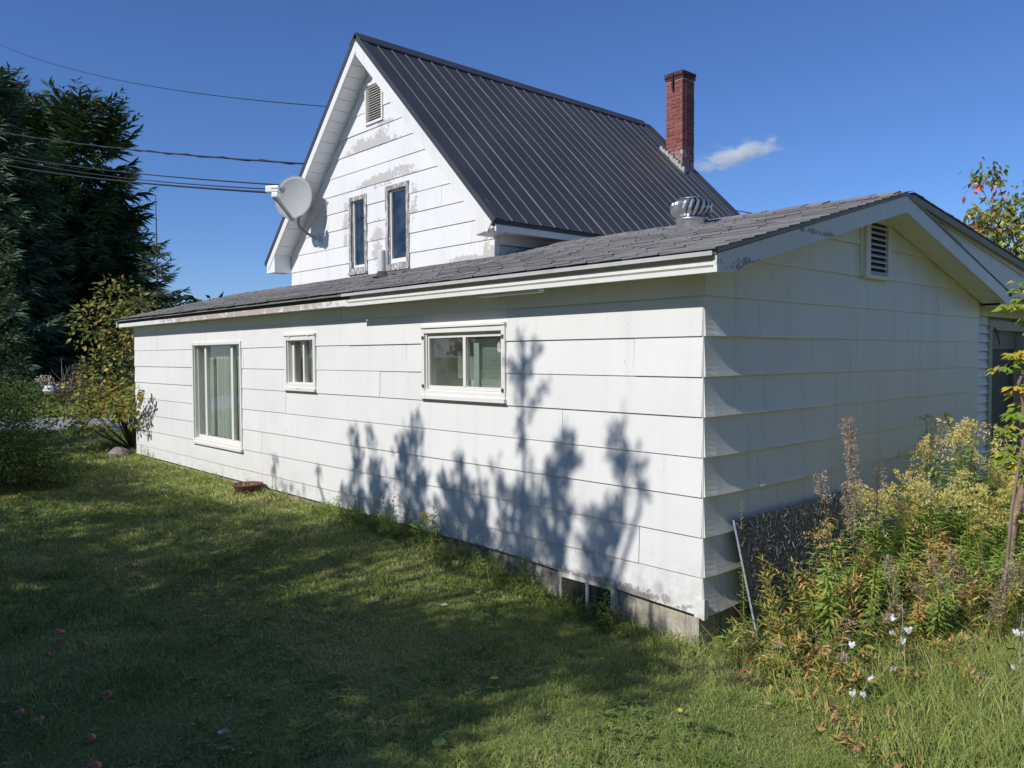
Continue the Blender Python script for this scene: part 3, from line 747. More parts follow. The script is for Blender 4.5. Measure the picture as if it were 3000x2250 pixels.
mb = MB(); mb.prism([(ALX, -.24, 2.205), (ALX, GY+.1, 2.30+RS*(GY+.1+.25)-.09), (ALX, GY+.1, 2.30+RS*(GY+.1+.25)), (ALX, -.24, 2.30)], [(ALX+.02, -.24, 2.205), (ALX+.02, GY+.1, 2.30+RS*(GY+.1+.25)-.09), (ALX+.02, GY+.1, 2.30+RS*(GY+.1+.25)), (ALX+.02, -.24, 2.30)]); mb.build('rake_board', M_TRIM, house)
# rake boards of the end gable
def rake_poly(y0, y1, w, top=.035):
    return y0, y1
zt_ = lambda y: 2.33 + RS*(.27 + (y if y <= RY else 2*RY-y)) - .03
A = [(0, -.2395, 2.191), (0, -.02, 2.205), (0, .03, 2.235), (0, .06, zt_(.06)-.13), (0, RY-.001, zt_(RY)-.135), (0, RY-.001, zt_(RY)), (0, -.2395, zt_(-.2395))]
A = [(AX-.028, q[1], q[2]) for q in A]; mb = MB(); mb.prism(A, [(AX-.004, q[1], q[2]) for q in A]); mb.build('rake_board', M_RAKE, house)
A = [(0, RY+.001, zt_(RY)-.135), (0, 4.97, zt_(4.97)-.13), (0, 5.06, 2.215), (0, 5.14, 2.205), (0, 5.14, zt_(5.14)), (0, RY+.001, zt_(RY))]
A = [(AX-.028, q[1], q[2]) for q in A]; mb = MB(); mb.prism(A, [(AX-.004, q[1], q[2]) for q in A]); mb.build('rake_board', M_RAKE, house)
mb = MB(); A = [(AX-.012, -.24, zt_(-.24)+.001), (AX-.012, RY, zt_(RY)+.001), (AX-.012, 3.75, zt_(3.75)+.001), (AX-.012, 3.75, zt_(3.75)+.026), (AX-.012, RY, zt_(RY)+.026), (AX-.012, -.24, zt_(-.24)+.026)]
mb.prism(A[:2]+A[4:], [(AX+.004, q[1], q[2]) for q in A[:2]+A[4:]]); mb.prism(A[1:5], [(AX+.004, q[1], q[2]) for q in A[1:5]]); mb.build('drip_edge', simple('tan_roof_edge', (.30, .29, .25), .7), house)
# raking soffit
for (ya, yb) in ((-.2, RY-.002), (RY+.002, 5.1)):
    A = [(.018, ya, zt_(ya)-.12), (.018, yb, zt_(yb)-.12), (.018, yb, zt_(yb)-.105), (.018, ya, zt_(ya)-.105)]; mb = MB(); mb.prism(A, [(AX-.029, q[1], q[2]) for q in A]); mb.build('soffit_board', M_WALLEND, house)
# end-gable louvre vent with a wooden case
PE = lambda u0, u1, w0, w1, d0, d1: [side(u0, w0, d0), side(u1, w0, d0), side(u1, w0, d1), side(u0, w0, d1), side(u0, w1, d0), side(u1, w1, d0), side(u1, w1, d1), side(u0, w1, d1)]
mb = MB()
for q in ((2.255, 2.335, 2.33, 2.855), (2.675, 2.74, 2.33, 2.855)): mb.hexa(PE(*q, .0, .045))
mb.hexa(PE(2.336, 2.674, 2.80, 2.855, 0, .044)); mb.hexa(PE(2.336, 2.674, 2.33, 2.365, 0, .044)); mb.hexa(PE(2.205, 2.253, 2.34, 2.84, .0, .022))
vent = mb.build('gable_vent', M_WALLEND, house)
mb = MB(); mb.hexa(PE(2.335, 2.675, 2.365, 2.80, .012, .016)); mb.build('backing', simple('vent_dark_end', (.03, .033, .04), .9), vent)
for i in range(9):
    z = 2.372+i*.0475; mb = MB()
    mb.hexa([side(2.338, z, .040), side(2.672, z, .040), side(2.672, z+.02, .018), side(2.338, z+.02, .018), side(2.338, z+.006, .040), side(2.672, z+.006, .040), side(2.672, z+.026, .018), side(2.338, z+.026, .018)])
    mb.build('slat', M_WALLEND, vent)

# plumbing pipe and turbine vent on the roof
pz = 2.327+RS*(.98+.262)
mb = MB(); mb.lathe([(.001, .33), (.044, .33), (.047, .32), (.047, .05), (.046, -.05)], (-5.2, .98, pz), 18); mb.build('vent_pipe', M_PIPE, house, smooth=True)
mb = MB(); mb.lathe([(.048, .075), (.056, .07), (.075, .02), (.12, .0)], (-5.2, .98, pz+.005), 14); mb.build('pipe_collar', simple('roof_tar', (.05, .05, .05), .8, 0, .3, 20, .5), house, smooth=True)
TC = (-1.59, 2.13, 2.327+RS*(2.13+.262))
mb = MB(); mb.lathe([(.145, -.05), (.145, .055), (.155, .06), (.155, .075), (.001, .085)], TC, 26); turb = mb.build('turbine_vent', M_GALV, house, smooth=True)
for i in range(20):
    a = 2*math.pi*i/20; mb = MB(); rows = []
    for j in range(9):
        tt = j/8; z = .085+.185*tt; r = .115+.095*math.sin(math.pi*(.12+.80*tt)); r = r if j else .135
        r = min(r, .2)
        if j >= 7: r *= (.86 if j == 7 else .62)
        tw = a + .28*math.sin(math.pi*tt*.5)
        p0 = (TC[0]+r*math.cos(tw), TC[1]+r*math.sin(tw), TC[2]+z); r2 = r*.90; tw2 = tw+.245
        p1 = (TC[0]+r2*math.cos(tw2), TC[1]+r2*math.sin(tw2), TC[2]+z); pm = (TC[0]+r*1.0*math.cos(tw+.12), TC[1]+r*1.0*math.sin(tw+.12), TC[2]+z)
        rows.append((p0, pm, p1))
    for r0, r1 in zip(rows[:-1], rows[1:]):
        mb.quad(r0[0], r0[1], r1[1], r1[0]); mb.quad(r0[1], r0[2], r1[2], r1[1])
    mb.build('vane', M_GALV, turb, smooth=True)
mb = MB(); mb.lathe([(.001, .285), (.06, .282), (.125, .268), (.128, .26)], TC, 20); mb.build('vent_cap', M_GALV, turb, smooth=True)
mb = MB(); mb.lathe([(.09, .08), (.09, .26)], TC, 14); mb.build('vent_core', M_DARK, turb)

# ---- lean-to porch behind the end gable, with narrow boards and a door
zl = lambda y: 3.012 - .118*(y-2.515)
A = [(0, 2.6, zl(2.6)), (0, 9.6, zl(9.6)), (0, 9.6, zl(9.6)+.03), (0, 2.6, zl(2.6)+.03)]
mb = MB(); mb.prism([(-4.0, q[1], q[2]) for q in A], [(AX-.005, q[1], q[2]) for q in A]); lean = mb.build('porch_roof', M_SHINGLE, house)
A = [(0, 3.0, zl(3.0)-.03), (0, 9.6, zl(9.6)-.15), (0, 9.6, zl(9.6)-.005), (0, 3.0, zl(3.0)-.005)]
mb = MB(); mb.prism([(AX-.045, q[1], q[2]) for q in A], [(AX-.030, q[1], q[2]) for q in A]); mb.build('rake_board', M_RAKE, house)
A = [(0, 2.62, zl(2.62)-.03), (0, 9.6, zl(9.6)-.035), (0, 9.6, zl(9.6)+.025), (0, 2.62, zl(2.62)+.025)]
mb = MB(); mb.prism([(AX-.010, q[1], q[2]) for q in A], [(AX+.006, q[1], q[2]) for q in A]); mb.build('drip_edge', simple('tan_porch_edge', (.33, .31, .27), .7), house)
for i in range(40):     # shingle tabs seen along the porch roof edge
    y = 2.63+i*.17
    if y > 9: break
    z = zl(y)+.034
    mb = MB(); mb.box(-.10, .082, 0, .2, 0, .007); o = mb.build('shingle', M_SHINGLE, lean, loc=(AX-.07, y, z+.003)); o.rotation_euler = (-.118+.02, 0, random.uniform(-.03, .03))
mb = MB(); A = [(0, 2.9, zl(2.9)-.04), (0, 5.15, zt_(5.15)-.12), (0, 5.15, 2.215), (0, 9.6, 2.215), (0, 9.6, zl(9.6)-.04)]
mb.prism([(AX-.075, q[1], q[2]) for q in A], [(AX-.047, q[1], q[2]) for q in A]); mb.build('gable_panel', M_RAKE, house)
mb = MB(); mb.box(-.03, AX-.05, 5.16, 9.6, 2.20, 2.213); mb.build('soffit_board', M_WALLEND, house)
porch = lambda u, z, d: (-.035+d, u, z)
DY0, DY1, DZ1 = 5.43, 6.75, 2.06
for k in range(26):
    zb = -.15 + k*.094; zt = zb+.094
    for (a, b) in ((5.06+random.uniform(0, .02), DY0), (DY1, 9.5)):
        if zb > DZ1-.02: continue
        board([(a, zb), (b, zb), (b, zt+.01), (a, zt+.01)], porch, zb, zt, M_WALLEND, tilt=.021, thick=.009)
    if zb > DZ1-.02 and zt < 2.6:
        poly = clip([(5.06, zb), (9.5, zb), (9.5, zt+.01), (5.06, zt+.01)], (.118, 1), 3.012+.118*2.515-.12)
        board(poly, porch, zb, zt, M_WALLEND, tilt=.021, thick=.009)
mb = MB(); PP = lambda u0, u1, w0, w1, d0, d1: [porch(u0, w0, d0), porch(u1, w0, d0), porch(u1, w0, d1), porch(u0, w0, d1), porch(u0, w1, d0), porch(u1, w1, d0), porch(u1, w1, d1), porch(u0, w1, d1)]
mb.hexa(PP(DY0+.001, DY0+.10, -.2, DZ1, -.08, .03)); mb.hexa(PP(DY1-.10, DY1-.001, -.2, DZ1, -.08, .03)); mb.hexa(PP(DY0+.101, DY1-.101, DZ1-.10, DZ1, -.08, .028)); mb.hexa(PP(DY0+.102, DY0+.14, -.2, DZ1-.101, -.09, -.0))
door = mb.build('door_frame', simple('door_frame_paint', (.42, .41, .37), .6, 0, .1, 4), house)
mb = MB(); mb.hexa(PP(DY0+.141, DY1-.101, -.2, DZ1-.102, -.10, -.075)); mb.hexa(PP(DY0+.141, DY0+.25, -.2, DZ1-.102, -.074, -.05)); mb.hexa(PP(DY0+.252, DY1-.102, 1.95-.2, DZ1-.103, -.074, -.05)); mb.build('door_leaf', simple('grey_door', (.20, .20, .19), .6, 0, .1, 4), door)
mb = MB(); mb.hexa(PP(DY0+.251, DY1-.15, .2, 1.745, -.074, -.066)); mb.build('door_screen', simple('dark_screen', (.05, .05, .05), .6), door)
mb = MB(); mb.tube([porch(5.56, 1.99, .04), porch(5.62, 1.90, .05), porch(5.74, 1.80, .04)], .006, 5); mb.tube([porch(5.56, 1.97, .04), porch(5.60, 1.93, .05), porch(5.70, 1.95, .04)], .005, 5); mb.build('door_bracket', M_SOOT, door)
mb = MB(); mb.box(-4, -.12, 5.06, 9.5, -.3, 2.25); mb.build('rear_wall', M_WALLEND, house)

# gully of shade under the end wall: black painted chipboard sheet leaning there
osb = thing('chipboard_sheet', 'black painted chipboard sheet with a blue edge leaning on the end wall', 'board', (.05, .27, .60))
ww, hh_ = 1.75, .86
dn = Vector((.235, 0.0, -.97)).normalized(); al = Vector((0, 1, .006)).normalized(); nrm = al.cross(dn).normalized()
if nrm.x < 0: nrm = -nrm
pt = lambda u, v, d: tuple(al*u + dn*v + nrm*d)
mb = MB(); mb.hexa([pt(.01, hh_, 0), pt(ww, hh_, 0), pt(ww, hh_, .011), pt(.01, hh_, .011), pt(.01, 0, 0), pt(ww, 0, 0), pt(ww, 0, .011), pt(.01, 0, .011)])
M_OSB = simple('black_gloss_paint', (.065, .066, .070), .4, 0, .4, 30, .3, .6)
mb.build('panel', M_OSB, osb)
mb = MB(); rr = random.Random(3)
for i in range(1500):
    u, v = rr.uniform(.03, ww-.03), rr.uniform(.01, hh_-.02); a = rr.uniform(0, math.pi); L_, W_ = rr.uniform(.02, .07), rr.uniform(.004, .016)
    ca, sa = math.cos(a), math.sin(a); t0, t1, t2, t3 = [.0115+rr.random()*.007 for _ in range(4)]
    q = lambda x, y, d: pt(min(max(u+x*ca-y*sa, .011), ww), min(max(v+x*sa+y*ca, .001), hh_), d)
    mb.quad(q(-L_/2, -W_/2, t0), q(L_/2, -W_/2*.6, t1), q(L_/2, W_/2, t2), q(-L_/2, W_/2*.8, t3), 0, rr.random()**2)
t = NT('strand_highlight_paint'); o = mb.build('strand', t.done(t.bsdf(t.ramp(t.attr('tint'), [(0, (.05, .05, .052)), (.5, (.16, .161, .165)), (1, (.45, .45, .46))]), .34, 0, None, .5, .4)), osb); o['kind'] = 'stuff'  # paler strands carry grey highlights in their colour
mb = MB(); mb.hexa([pt(0, hh_, -.001), pt(.005, hh_, -.001), pt(.005, hh_, .0125), pt(0, hh_, .0135), pt(0, -.002, -.001), pt(.005, -.002, -.001), pt(.005, -.002, .0125), pt(0, -.002, .0135)]); 
t = NT('blue_edge_paint'); n = t.noise(30, 5, .6, t.pos()); mb.build('painted_edge', t.done(t.bsdf(t.ramp(n, [(.36, (.27, .29, .31)), (.46, (.14, .21, .29)), (.52, (.30, .32, .34))]), .6)), osb)

# ------------------------------------------------------------------ satellite dish on the gable
MT = Vector((-8.24, GY-.02, 3.50))
dish = thing('satellite_dish', 'grey satellite dish on a bent mast fixed to the gable wall', 'satellite dish', MT)
DC = Vector((-8.27, 1.42, 4.11)) - MT
az, elv = R(34), R(5)
dnn = Vector((math.sin(az)*math.cos(elv), -math.cos(az)*math.cos(elv), math.sin(elv)))
dx = Vector((math.cos(az), math.sin(az), 0)); dy = dnn.cross(dx).normalized(); dy = dy if dy.z > 0 else -dy
RXd, RYd = .305, .325
mb = MB(); rings = []
for off in (0.0, -.010):
    for i in range(9):
        rr_ = i/8; ring = []
        for j in range(40):
            a = 2*math.pi*j/40
            p = DC + dx*(RXd*rr_*math.cos(a)) + dy*(RYd*rr_*math.sin(a)) + dnn*(-.075*(1-rr_*rr_)+off)
            ring.append(len(mb.v)); mb.v.append(tuple(p)); mb.t.append(.5)
        rings.append(ring)
for s0 in (0, 9):
    for i in range(8):
        for j in range(40):
            l_ = (j+1) % 40; q = (rings[s0+i][j], rings[s0+i+1][j], rings[s0+i+1][l_], rings[s0+i][l_]); mb.f.append(q if s0 == 0 else q[::-1]); mb.m.append(0)
for j in range(40):
    l_ = (j+1) % 40; mb.f.append((rings[8][j], rings[17][j], rings[17][l_], rings[8][l_])); mb.m.append(0)
mb.build('reflector', M_DISH, dish, smooth=True)
mb = MB(); mb.tube([DC + dx*(RXd*1.005*math.cos(2*math.pi*j/40)) + dy*(RYd*1.005*math.sin(2*math.pi*j/40)) - dnn*.004 for j in range(41)], .007, 5, cap=False); mb.build('rim', M_DISH, dish, smooth=True)
mb = MB()
for q in ((-.05, -.10), (.05, -.10), (-.05, -.2), (.05, -.2)):
    p = DC+dx*q[0]+dy*q[1]-dnn*.066; mb.tube([p, p+dnn*.008], .007, 6)
mb.build('bolt', M_VINYL, dish)
mast0 = Vector((0, -.01, -.0)); m1 = Vector((-.10, -.14, .10)); m2 = Vector((-.175, -.235, .20)); m3 = Vector((-.165, -.25, .34)); m4 = DC - dnn*.12 - dy*.08
mb = MB(); mb.tube([mast0, m1*.9, m1, m2, (m2+m3)/2+Vector((-.012, -.012, 0)), m3, m4], [.022]*7, 10); mb.build('mast', simple('mast_grey', (.30, .31, .31), .5), dish, smooth=True)
mb = MB(); mb.box(-.075, .075, -.008, .018, -.06, .05); mb.box(-.03, .03, -.04, -.008, -.035, .035); mb.build('mount_plate', M_GALV, dish)
mb = MB(); p = DC - dnn*.125 - dy*.06
mb.hexa([tuple(p+dx*a+dy*b+dnn*c) for a, b, c in ((-.07, -.1, -.03), (.07, -.1, -.03), (.07, -.1, .03), (-.07, -.1, .03), (-.07, .12, -.03), (.07, .12, -.03), (.07, .12, .03), (-.07, .12, .03))]); mb.build('back_bracket', M_GALV, dish)
mb = MB(); bt = Vector((-7.99, GY-.015, 4.06))-MT
mb.tube([bt, m1+Vector((0, -.01, .02))], .006, 6); mb.tube([bt, Vector((-.03, -.0, .38))+Vector((.16, .0, -.22))], .006, 6); mb.tube([bt+Vector((0, .0, -.02)), bt+Vector((.012, -.03, .02))], .012, 6); mb.build('brace', M_GALV, dish)
LN = Vector((-8.07, 1.02, 4.13)) - MT
b0 = DC - dy*(RYd+.02) - dnn*.01; 
mb = MB(); ax_ = (LN-Vector((0, 0, .075)) - b0); sd = ax_.cross(Vector((0, 0, 1))).normalized(); upv = sd.cross(ax_).normalized()
def bar(p, q, w0, h0, w1, h1): return [tuple(p-sd*w0-upv*h0), tuple(p+sd*w0-upv*h0), tuple(q+sd*w1-upv*h1), tuple(q-sd*w1-upv*h1), tuple(p-sd*w0+upv*h0), tuple(p+sd*w0+upv*h0), tuple(q+sd*w1+upv*h1), tuple(q-sd*w1+upv*h1)]
e_ = b0 + ax_*.74; mb.hexa(bar(b0, e_, .017, .02, .018, .022)); mb.hexa(bar(e_+ax_*.001, b0+ax_, .018, .022, .042, .038)); mb.tube([b0+ax_*.0, m3+Vector((.02, -.02, .05))], .02, 6); mb.build('feed_arm', simple('dish_arm_grey', (.34, .35, .35), .5), dish)
# feed unit: white box with a horn turned to the dish
fdir = (DC - LN).normalized(); fs = Vector((-.80, -.60, 0)).normalized(); fz = Vector((0, 0, 1)); fo = Vector((.60, -.80, 0))
bx = lambda p, a0, a1, b0_, b1, c0, c1: [tuple(p+fs*a+fo*b+fz*c) for a, b, c in ((a0, b0_, c0), (a1, b0_, c0), (a1, b1, c0), (a0, b1, c0), (a0, b0_, c1), (a1, b0_, c1), (a1, b1, c1), (a0, b1, c1))]
mb = MB(); mb.hexa(bx(LN, -.085, .125, -.045, .045, -.03, .068)); mb.hexa(bx(LN, -.075, .03, -.042, .046, -.105, -.031)); lnb = mb.build('feed_unit', M_VINYL, dish)
bv = lnb.modifiers.new('bevel', 'BEVEL'); bv.width = .016; bv.segments = 3
mb = MB(); mb.tube([LN-fs*.084+fz*.02, LN-fs*.084+fz*.02+fdir*.07], [.03, .045], 14); mb.build('feed_horn', simple('horn_grey', (.35, .36, .35), .5), dish)
def text_obj(name, body, size, mat, parent, mtx):
    cu = bpy.data.curves.new(name, 'FONT'); cu.body = body; cu.size = size; cu.align_x = 'CENTER'; cu.align_y = 'CENTER'; cu.extrude = .0006
    cu.materials.append(mat); o = bpy.data.objects.new(name, cu); COL.objects.link(o); bpy.context.view_layer.update(); me = bpy.data.meshes.new_from_object(o.evaluated_get(bpy.context.evaluated_depsgraph_get())); bpy.data.objects.remove(o)
    o = link_obj(name, me, parent); o.matrix_local = mtx; return o
tx = -fs; mt = Matrix(((tx.x, 0, fo.x), (tx.y, 0, fo.y), (0, 1, 0))).to_4x4(); mt.translation = LN + fo*.0465 - fs*.022 + fz*.022
text_obj('lettering', 'xplornet', .030, simple('print_dark', (.03, .03, .05), .5), dish, mt)

# ------------------------------------------------------------------ overhead wires
M_CABLE = simple('black_cable', (.012, .013, .016), .6, 0, .1, 5)
def wire(label, p, q, sag, r, twist=False):
    p, q = Vector(p), Vector(q); pts = []
    for i in range(41):
        s = i/40; v = p.lerp(q, s); v.z -= sag*4*s*(1-s); pts.append(v)
    o = thing('overhead_wire', label, 'wire', p); mb = MB(); mb.tube([v-p for v in pts], r, 6)
    if twist:
        mb.tube([v-p+Vector((0, math.cos(i*1.9)*r*1.6, math.sin(i*1.9)*r*1.6)) for i, v in enumerate(pts)], r*.6, 5)
    mb.build('cable', M_CABLE, o, smooth=True)
wire('thin high wire running to the roof, uppermost in the sky', (-32.0, 1.95, 13.3), (-9.45, 2.9, 6.03), .35, .009)
wire('thick twisted cable reaching the rake above the satellite dish', (-26.5, .05, 8.8), (-9.55, 2.28, 4.98), .12, .016, True)
wire('upper of two close thin cables ending behind the satellite dish', (-26.5, .85, 8.08), (-9.62, 1.9, 4.58), .10, .013)
wire('lower of two close thin cables ending behind the satellite dish', (-26.5, .75, 8.02), (-9.62, 1.87, 4.50), .16, .011)
wire('thick lowest cable passing below the feed of the satellite dish', (-26.5, .85, 7.78), (-9.55, 1.75, 4.42), .10, .019)
wire('thin wire sloping down from the roof beside the turbine vent', (-6.2, 8.4, 4.62), (.8, 16.0, 3.2), .1, .009)

# ------------------------------------------------------------------ plants: materials
G1, G2, G3 = (.030, .050, .012), (.055, .095, .020), (.10, .145, .030)
M_LEAF_GOLD = leaf_mat('goldenrod_leaf', [(0, (0.155, 0.260, 0.051)), (.5, (0.308, 0.428, 0.085)), (.8, (0.521, 0.595, 0.138)), (1, (0.800, 0.782, 0.190))], .4)
M_PLUME = leaf_mat('goldenrod_plume', [(0, (0.484, 0.347, 0.155)), (.4, (0.796, 0.623, 0.207)), (.7, (0.800, 0.779, 0.138)), (1, (0.796, 0.658, 0.466))], .35)
M_STEMY = simple('yellow_green_stem', (.22, .22, .06), .7, 0, .3, 9)
M_STEMBR = simple('brown_stem', (.16, .10, .055), .8, 0, .3, 9)
M_FIRE = leaf_mat('fireweed_leaf', [(0, (0.140, 0.224, 0.056)), (.3, (0.336, 0.379, 0.084)), (.5, (0.700, 0.560, 0.125)), (.72, (0.784, 0.435, 0.211)), (1, (0.644, 0.211, 0.140))], .4)
M_UNDER = leaf_mat('undergrowth_leaf', [(0, (0.136, 0.223, 0.049)), (.45, (0.290, 0.386, 0.093)), (.7, (0.522, 0.540, 0.154)), (.85, (0.696, 0.522, 0.251)), (1, (0.800, 0.463, 0.290))], .35)
M_CURL = leaf_mat('dried_seed_curl', [(0, (0.200, 0.129, 0.090)), (.5, (0.360, 0.258, 0.184)), (.85, (0.520, 0.414, 0.320)), (1, (0.740, 0.653, 0.549))], .2)
M_POPLAR = leaf_mat('white_poplar_leaf', [(0, (.06, .12, .03)), (.45, (.09, .17, .035)), (.55, (.70, .72, .70)), (1, (.80, .81, .80))], .25)
M_ELDER = leaf_mat('box_elder_leaf', [(0, (0.159, 0.301, 0.041)), (.5, (0.317, 0.444, 0.062)), (.75, (0.714, 0.635, 0.069)), (1, (0.800, 0.572, 0.069))], .5)
M_CHERRY = leaf_mat('cherry_leaf', [(0, (0.139, 0.198, 0.055)), (.4, (0.267, 0.304, 0.073)), (.6, (0.406, 0.316, 0.098)), (.7, (0.800, 0.800, 0.122)), (.82, (0.800, 0.800, 0.146)), (.88, (0.800, 0.343, 0.195)), (1, (0.800, 0.158, 0.146))], .35)
M_SHRUB = leaf_mat('autumn_shrub_leaf', [(0, (0.116, 0.163, 0.042)), (.45, (0.251, 0.272, 0.067)), (.7, (0.503, 0.417, 0.092)), (.85, (0.800, 0.563, 0.084)), (1, (0.800, 0.417, 0.101))], .35)
M_BUSH = leaf_mat('green_bush_leaf', [(0, (0.061, 0.108, 0.024)), (.6, (0.121, 0.189, 0.041)), (1, (0.230, 0.297, 0.068))], .35)
M_DARKLEAF = leaf_mat('dark_leaf', [(0, (0.035, 0.058, 0.019)), (.7, (0.078, 0.117, 0.031)), (1, (0.176, 0.215, 0.058))], .3)
M_NEEDLE = leaf_mat('spruce_needle', [(0, (0.044, 0.086, 0.030)), (.5, (0.088, 0.148, 0.052)), (.8, (0.151, 0.202, 0.068)), (1, (0.304, 0.216, 0.070))], .1, .6, .4)
M_BLUENEEDLE = leaf_mat('blue_spruce_needle', [(0, (0.046, 0.086, 0.048)), (.6, (0.120, 0.189, 0.105)), (1, (0.276, 0.366, 0.216))], .1, .6, .4)
M_APPLELEAF = leaf_mat('apple_leaf', [(0, (.03, .05, .012)), (.7, (.07, .10, .02)), (1, (.18, .16, .04))], .3)

def rvec(r): return Vector((r.gauss(0, 1), r.gauss(0, 1), r.gauss(0, 1))).normalized()

# ---- goldenrod: six plants built, then copied
def goldenrod(seed, Ht, big=1.0, plume=True):
    r = random.Random(seed); root = thing('goldenrod', 'x', 'goldenrod')
    lean = Vector((r.uniform(-.12, .12), r.uniform(-.12, .12), 0)); arc = lambda s: Vector((lean.x*s*s, lean.y*s*s, Ht*s*(1-.04*s)))
    mb = MB(); mb.tube([arc(i/8) for i in range(9)], [.0045*(1-.6*i/8) for i in range(9)], 5); mb.build('stem', M_STEMY, root, smooth=True)
    mb = MB(); n = int(120*Ht)
    for i in range(n):
        s = .10+.78*i/n; a = i*2.4+r.uniform(-.4, .4); p = arc(s); d = Vector((math.cos(a), math.sin(a), r.uniform(-.15, .55)))
        L_ = (.05+.055*math.sin(math.pi*min(1, s*1.1)))*r.uniform(.8, 1.2); tt = min(1, max(0, .55-.5*(1-s)*r.random()+r.uniform(-.25, .25)))
        mb.leaf(p, d, Vector((0, 0, 1))+rvec(r)*.4, L_*1.1, L_*.21, 0, tt, .1, r.uniform(.05, .3))
    mb.build('foliage', M_LEAF_GOLD, root)
    mb = MB(); ba = r.uniform(0, 6.28); tone = r.uniform(.15, .9)
    nbr = 11
    for k in range(nbr):
        s = .80+.20*k/nbr; p = arc(s); a = ba+r.uniform(-1.6, 1.6); L_ = (.06+.12*(1-(k/nbr)**1.5))*r.uniform(.7, 1.2)*big
        d = Vector((math.cos(a), math.sin(a), .55)); prev = p
        for j in range(9):
            tt = (j+1)/9; q = p + d*L_*tt + Vector((0, 0, -L_*.55*tt*tt))
            mb.tri(prev, q, q+Vector((0, 0, .002)), 0, .1)
            for _ in range(3):
                o_ = q + rvec(r)*.011; v1 = rvec(r)*.013; v2 = rvec(r)*.013; mb.tri(o_, o_+v1, o_+v2+Vector((0, 0, .006)), 0, min(1, max(0, tone+r.uniform(-.3, .3))))
            prev = q
    if plume: mb.build('plume', M_PLUME, root)
    return root
G_LAB = 'tall goldenrod with yellow brown plumes in the weed patch by the end wall'
golds = []
rg = random.Random(11)
spots = []
def clear(x, y, rad, lst): return all((x-a)**2+(y-b)**2 > rad*rad for a, b, *_ in lst)
tries = 0
while len(spots) < 135 and tries < 20000:
    tries += 1
    y = rg.uniform(1.25, 4.8); x = rg.uniform(.30, 1.9)
    if x > .52+.62*(y-.9)**.8 : continue
    if y < 2.0 and x > .75: continue
    if not clear(x, y, .10, spots): continue
    tall = .80+.20*math.exp(-((x-.5)/.35)**2)+ (.42 if (2.9 < y < 3.6 and x < .65) else 0)
    spots.append((x, y, tall*rg.uniform(.82, 1.10)))
k_ = 0; leafy = []
while k_ < 100:
    x = rg.uniform(.30, 1.75); y = rg.uniform(.45, 2.6)
    if x > .42+.80*(y-.15) or (x < .42 and y < .75): continue
    leafy.append((x, y, rg.uniform(.40, .80))); k_ += 1
for i in range(20): spots.append((rg.uniform(1.3, 2.2), rg.uniform(2.0, 3.6), rg.uniform(.55, .8)))
protos = [goldenrod(100+i, 1.0, 1.0+.15*(i % 3)) for i in range(7)]
used_p = [False]*7
for i, (x, y, h_) in enumerate(spots):
    k = rg.randrange(7); o = protos[k] if not used_p[k] else copy_tree(protos[k]); used_p[k] = True
    o.location = (x, y, gzf(x, y)-.01); sc_ = h_; o.scale = (sc_*rg.uniform(.9, 1.15),)*2 + (sc_,); 
    lean_d = rg.uniform(0, .16) + (.25 if x > 1.1 else 0); o.rotation_euler = (rg.uniform(-.08, .08), lean_d, rg.uniform(0, 6.28) if x < 1.1 else rg.uniform(-.7, .4))
    o['label'] = G_LAB; o['group'] = 'goldenrod plants in the weed patch'
for k in range(7):
    if not used_p[k]: protos[k].location = (.6, 2.0+k*.1, gzf(.6, 2)); protos[k]['label'] = G_LAB; protos[k]['group'] = 'goldenrod plants in the weed patch'
lp = [goldenrod(140+i, 1.0, 1.0, False) for i in range(6)]
for q_, mm in ((1, M_FIRE), (3, M_UNDER), (4, M_FIRE)):
    for ch in lp[q_].children:
        if ch.name.startswith('foliage'): ch.data.materials[0] = mm
        else: ch.data.materials[0] = M_STEMBR
for i, (x, y, h_) in enumerate(leafy):
    o = lp[i] if i < 6 else copy_tree(lp[i % 6]); o.location = (x, y, gzf(x, y)-.01); o.scale = (h_*1.25, h_*1.25, h_)
    o.rotation_euler = (rg.uniform(-.05, .38), rg.uniform(-.1, .30), rg.uniform(-.6, .6)); o['label'] = 'leafy goldenrod not in flower in the front half of the weed patch'; o['group'] = 'leafy plants in the front of the weed patch'
mb = MB(); r = random.Random(91)
for _ in range(230):
    x = r.uniform(.25, 1.7); y = r.uniform(.15, 2.6)
    if x > .45+.80*(y+.05): continue
    p0 = Vector((x, y, gzf(x, y))); L_ = r.uniform(.35, .95); d = Vector((r.uniform(-.5, .7), r.uniform(-.9, .3), r.uniform(.35, 1.0))).normalized(); sag = r.uniform(.1, .5)
    pts = [p0+d*L_*t_/6-Vector((0, 0, sag*L_*(t_/6)**2)) for t_ in range(7)]; mb.tube(pts, [.0032*(1-.1*i) for i in range(7)], 4, 0, .5, False)
tag(mb.build('dry_stems', simple('straw_stem', (.36, .25, .14), .8, 0, .3, 9)), kind='stuff')
# a few that stand alone
def single(seed, x, y, h_, label, rot=(0, 0, 0)):
    o = goldenrod(seed, h_, 1.1); o.location = (x, y, gzf(x, y)-.01); o['label'] = label; o.rotation_euler = rot; return o
single(301, .42, .98, .82, 'goldenrod drooping over the top edge of the black chipboard sheet', (0, -.15, 2.2))
single(302, .36, 3.35, 1.42, 'tallest goldenrod, its plumes against the end wall below the siding')
single(303, .45, 2.55, 1.22, 'goldenrod with one high plume rising out of the weed patch')

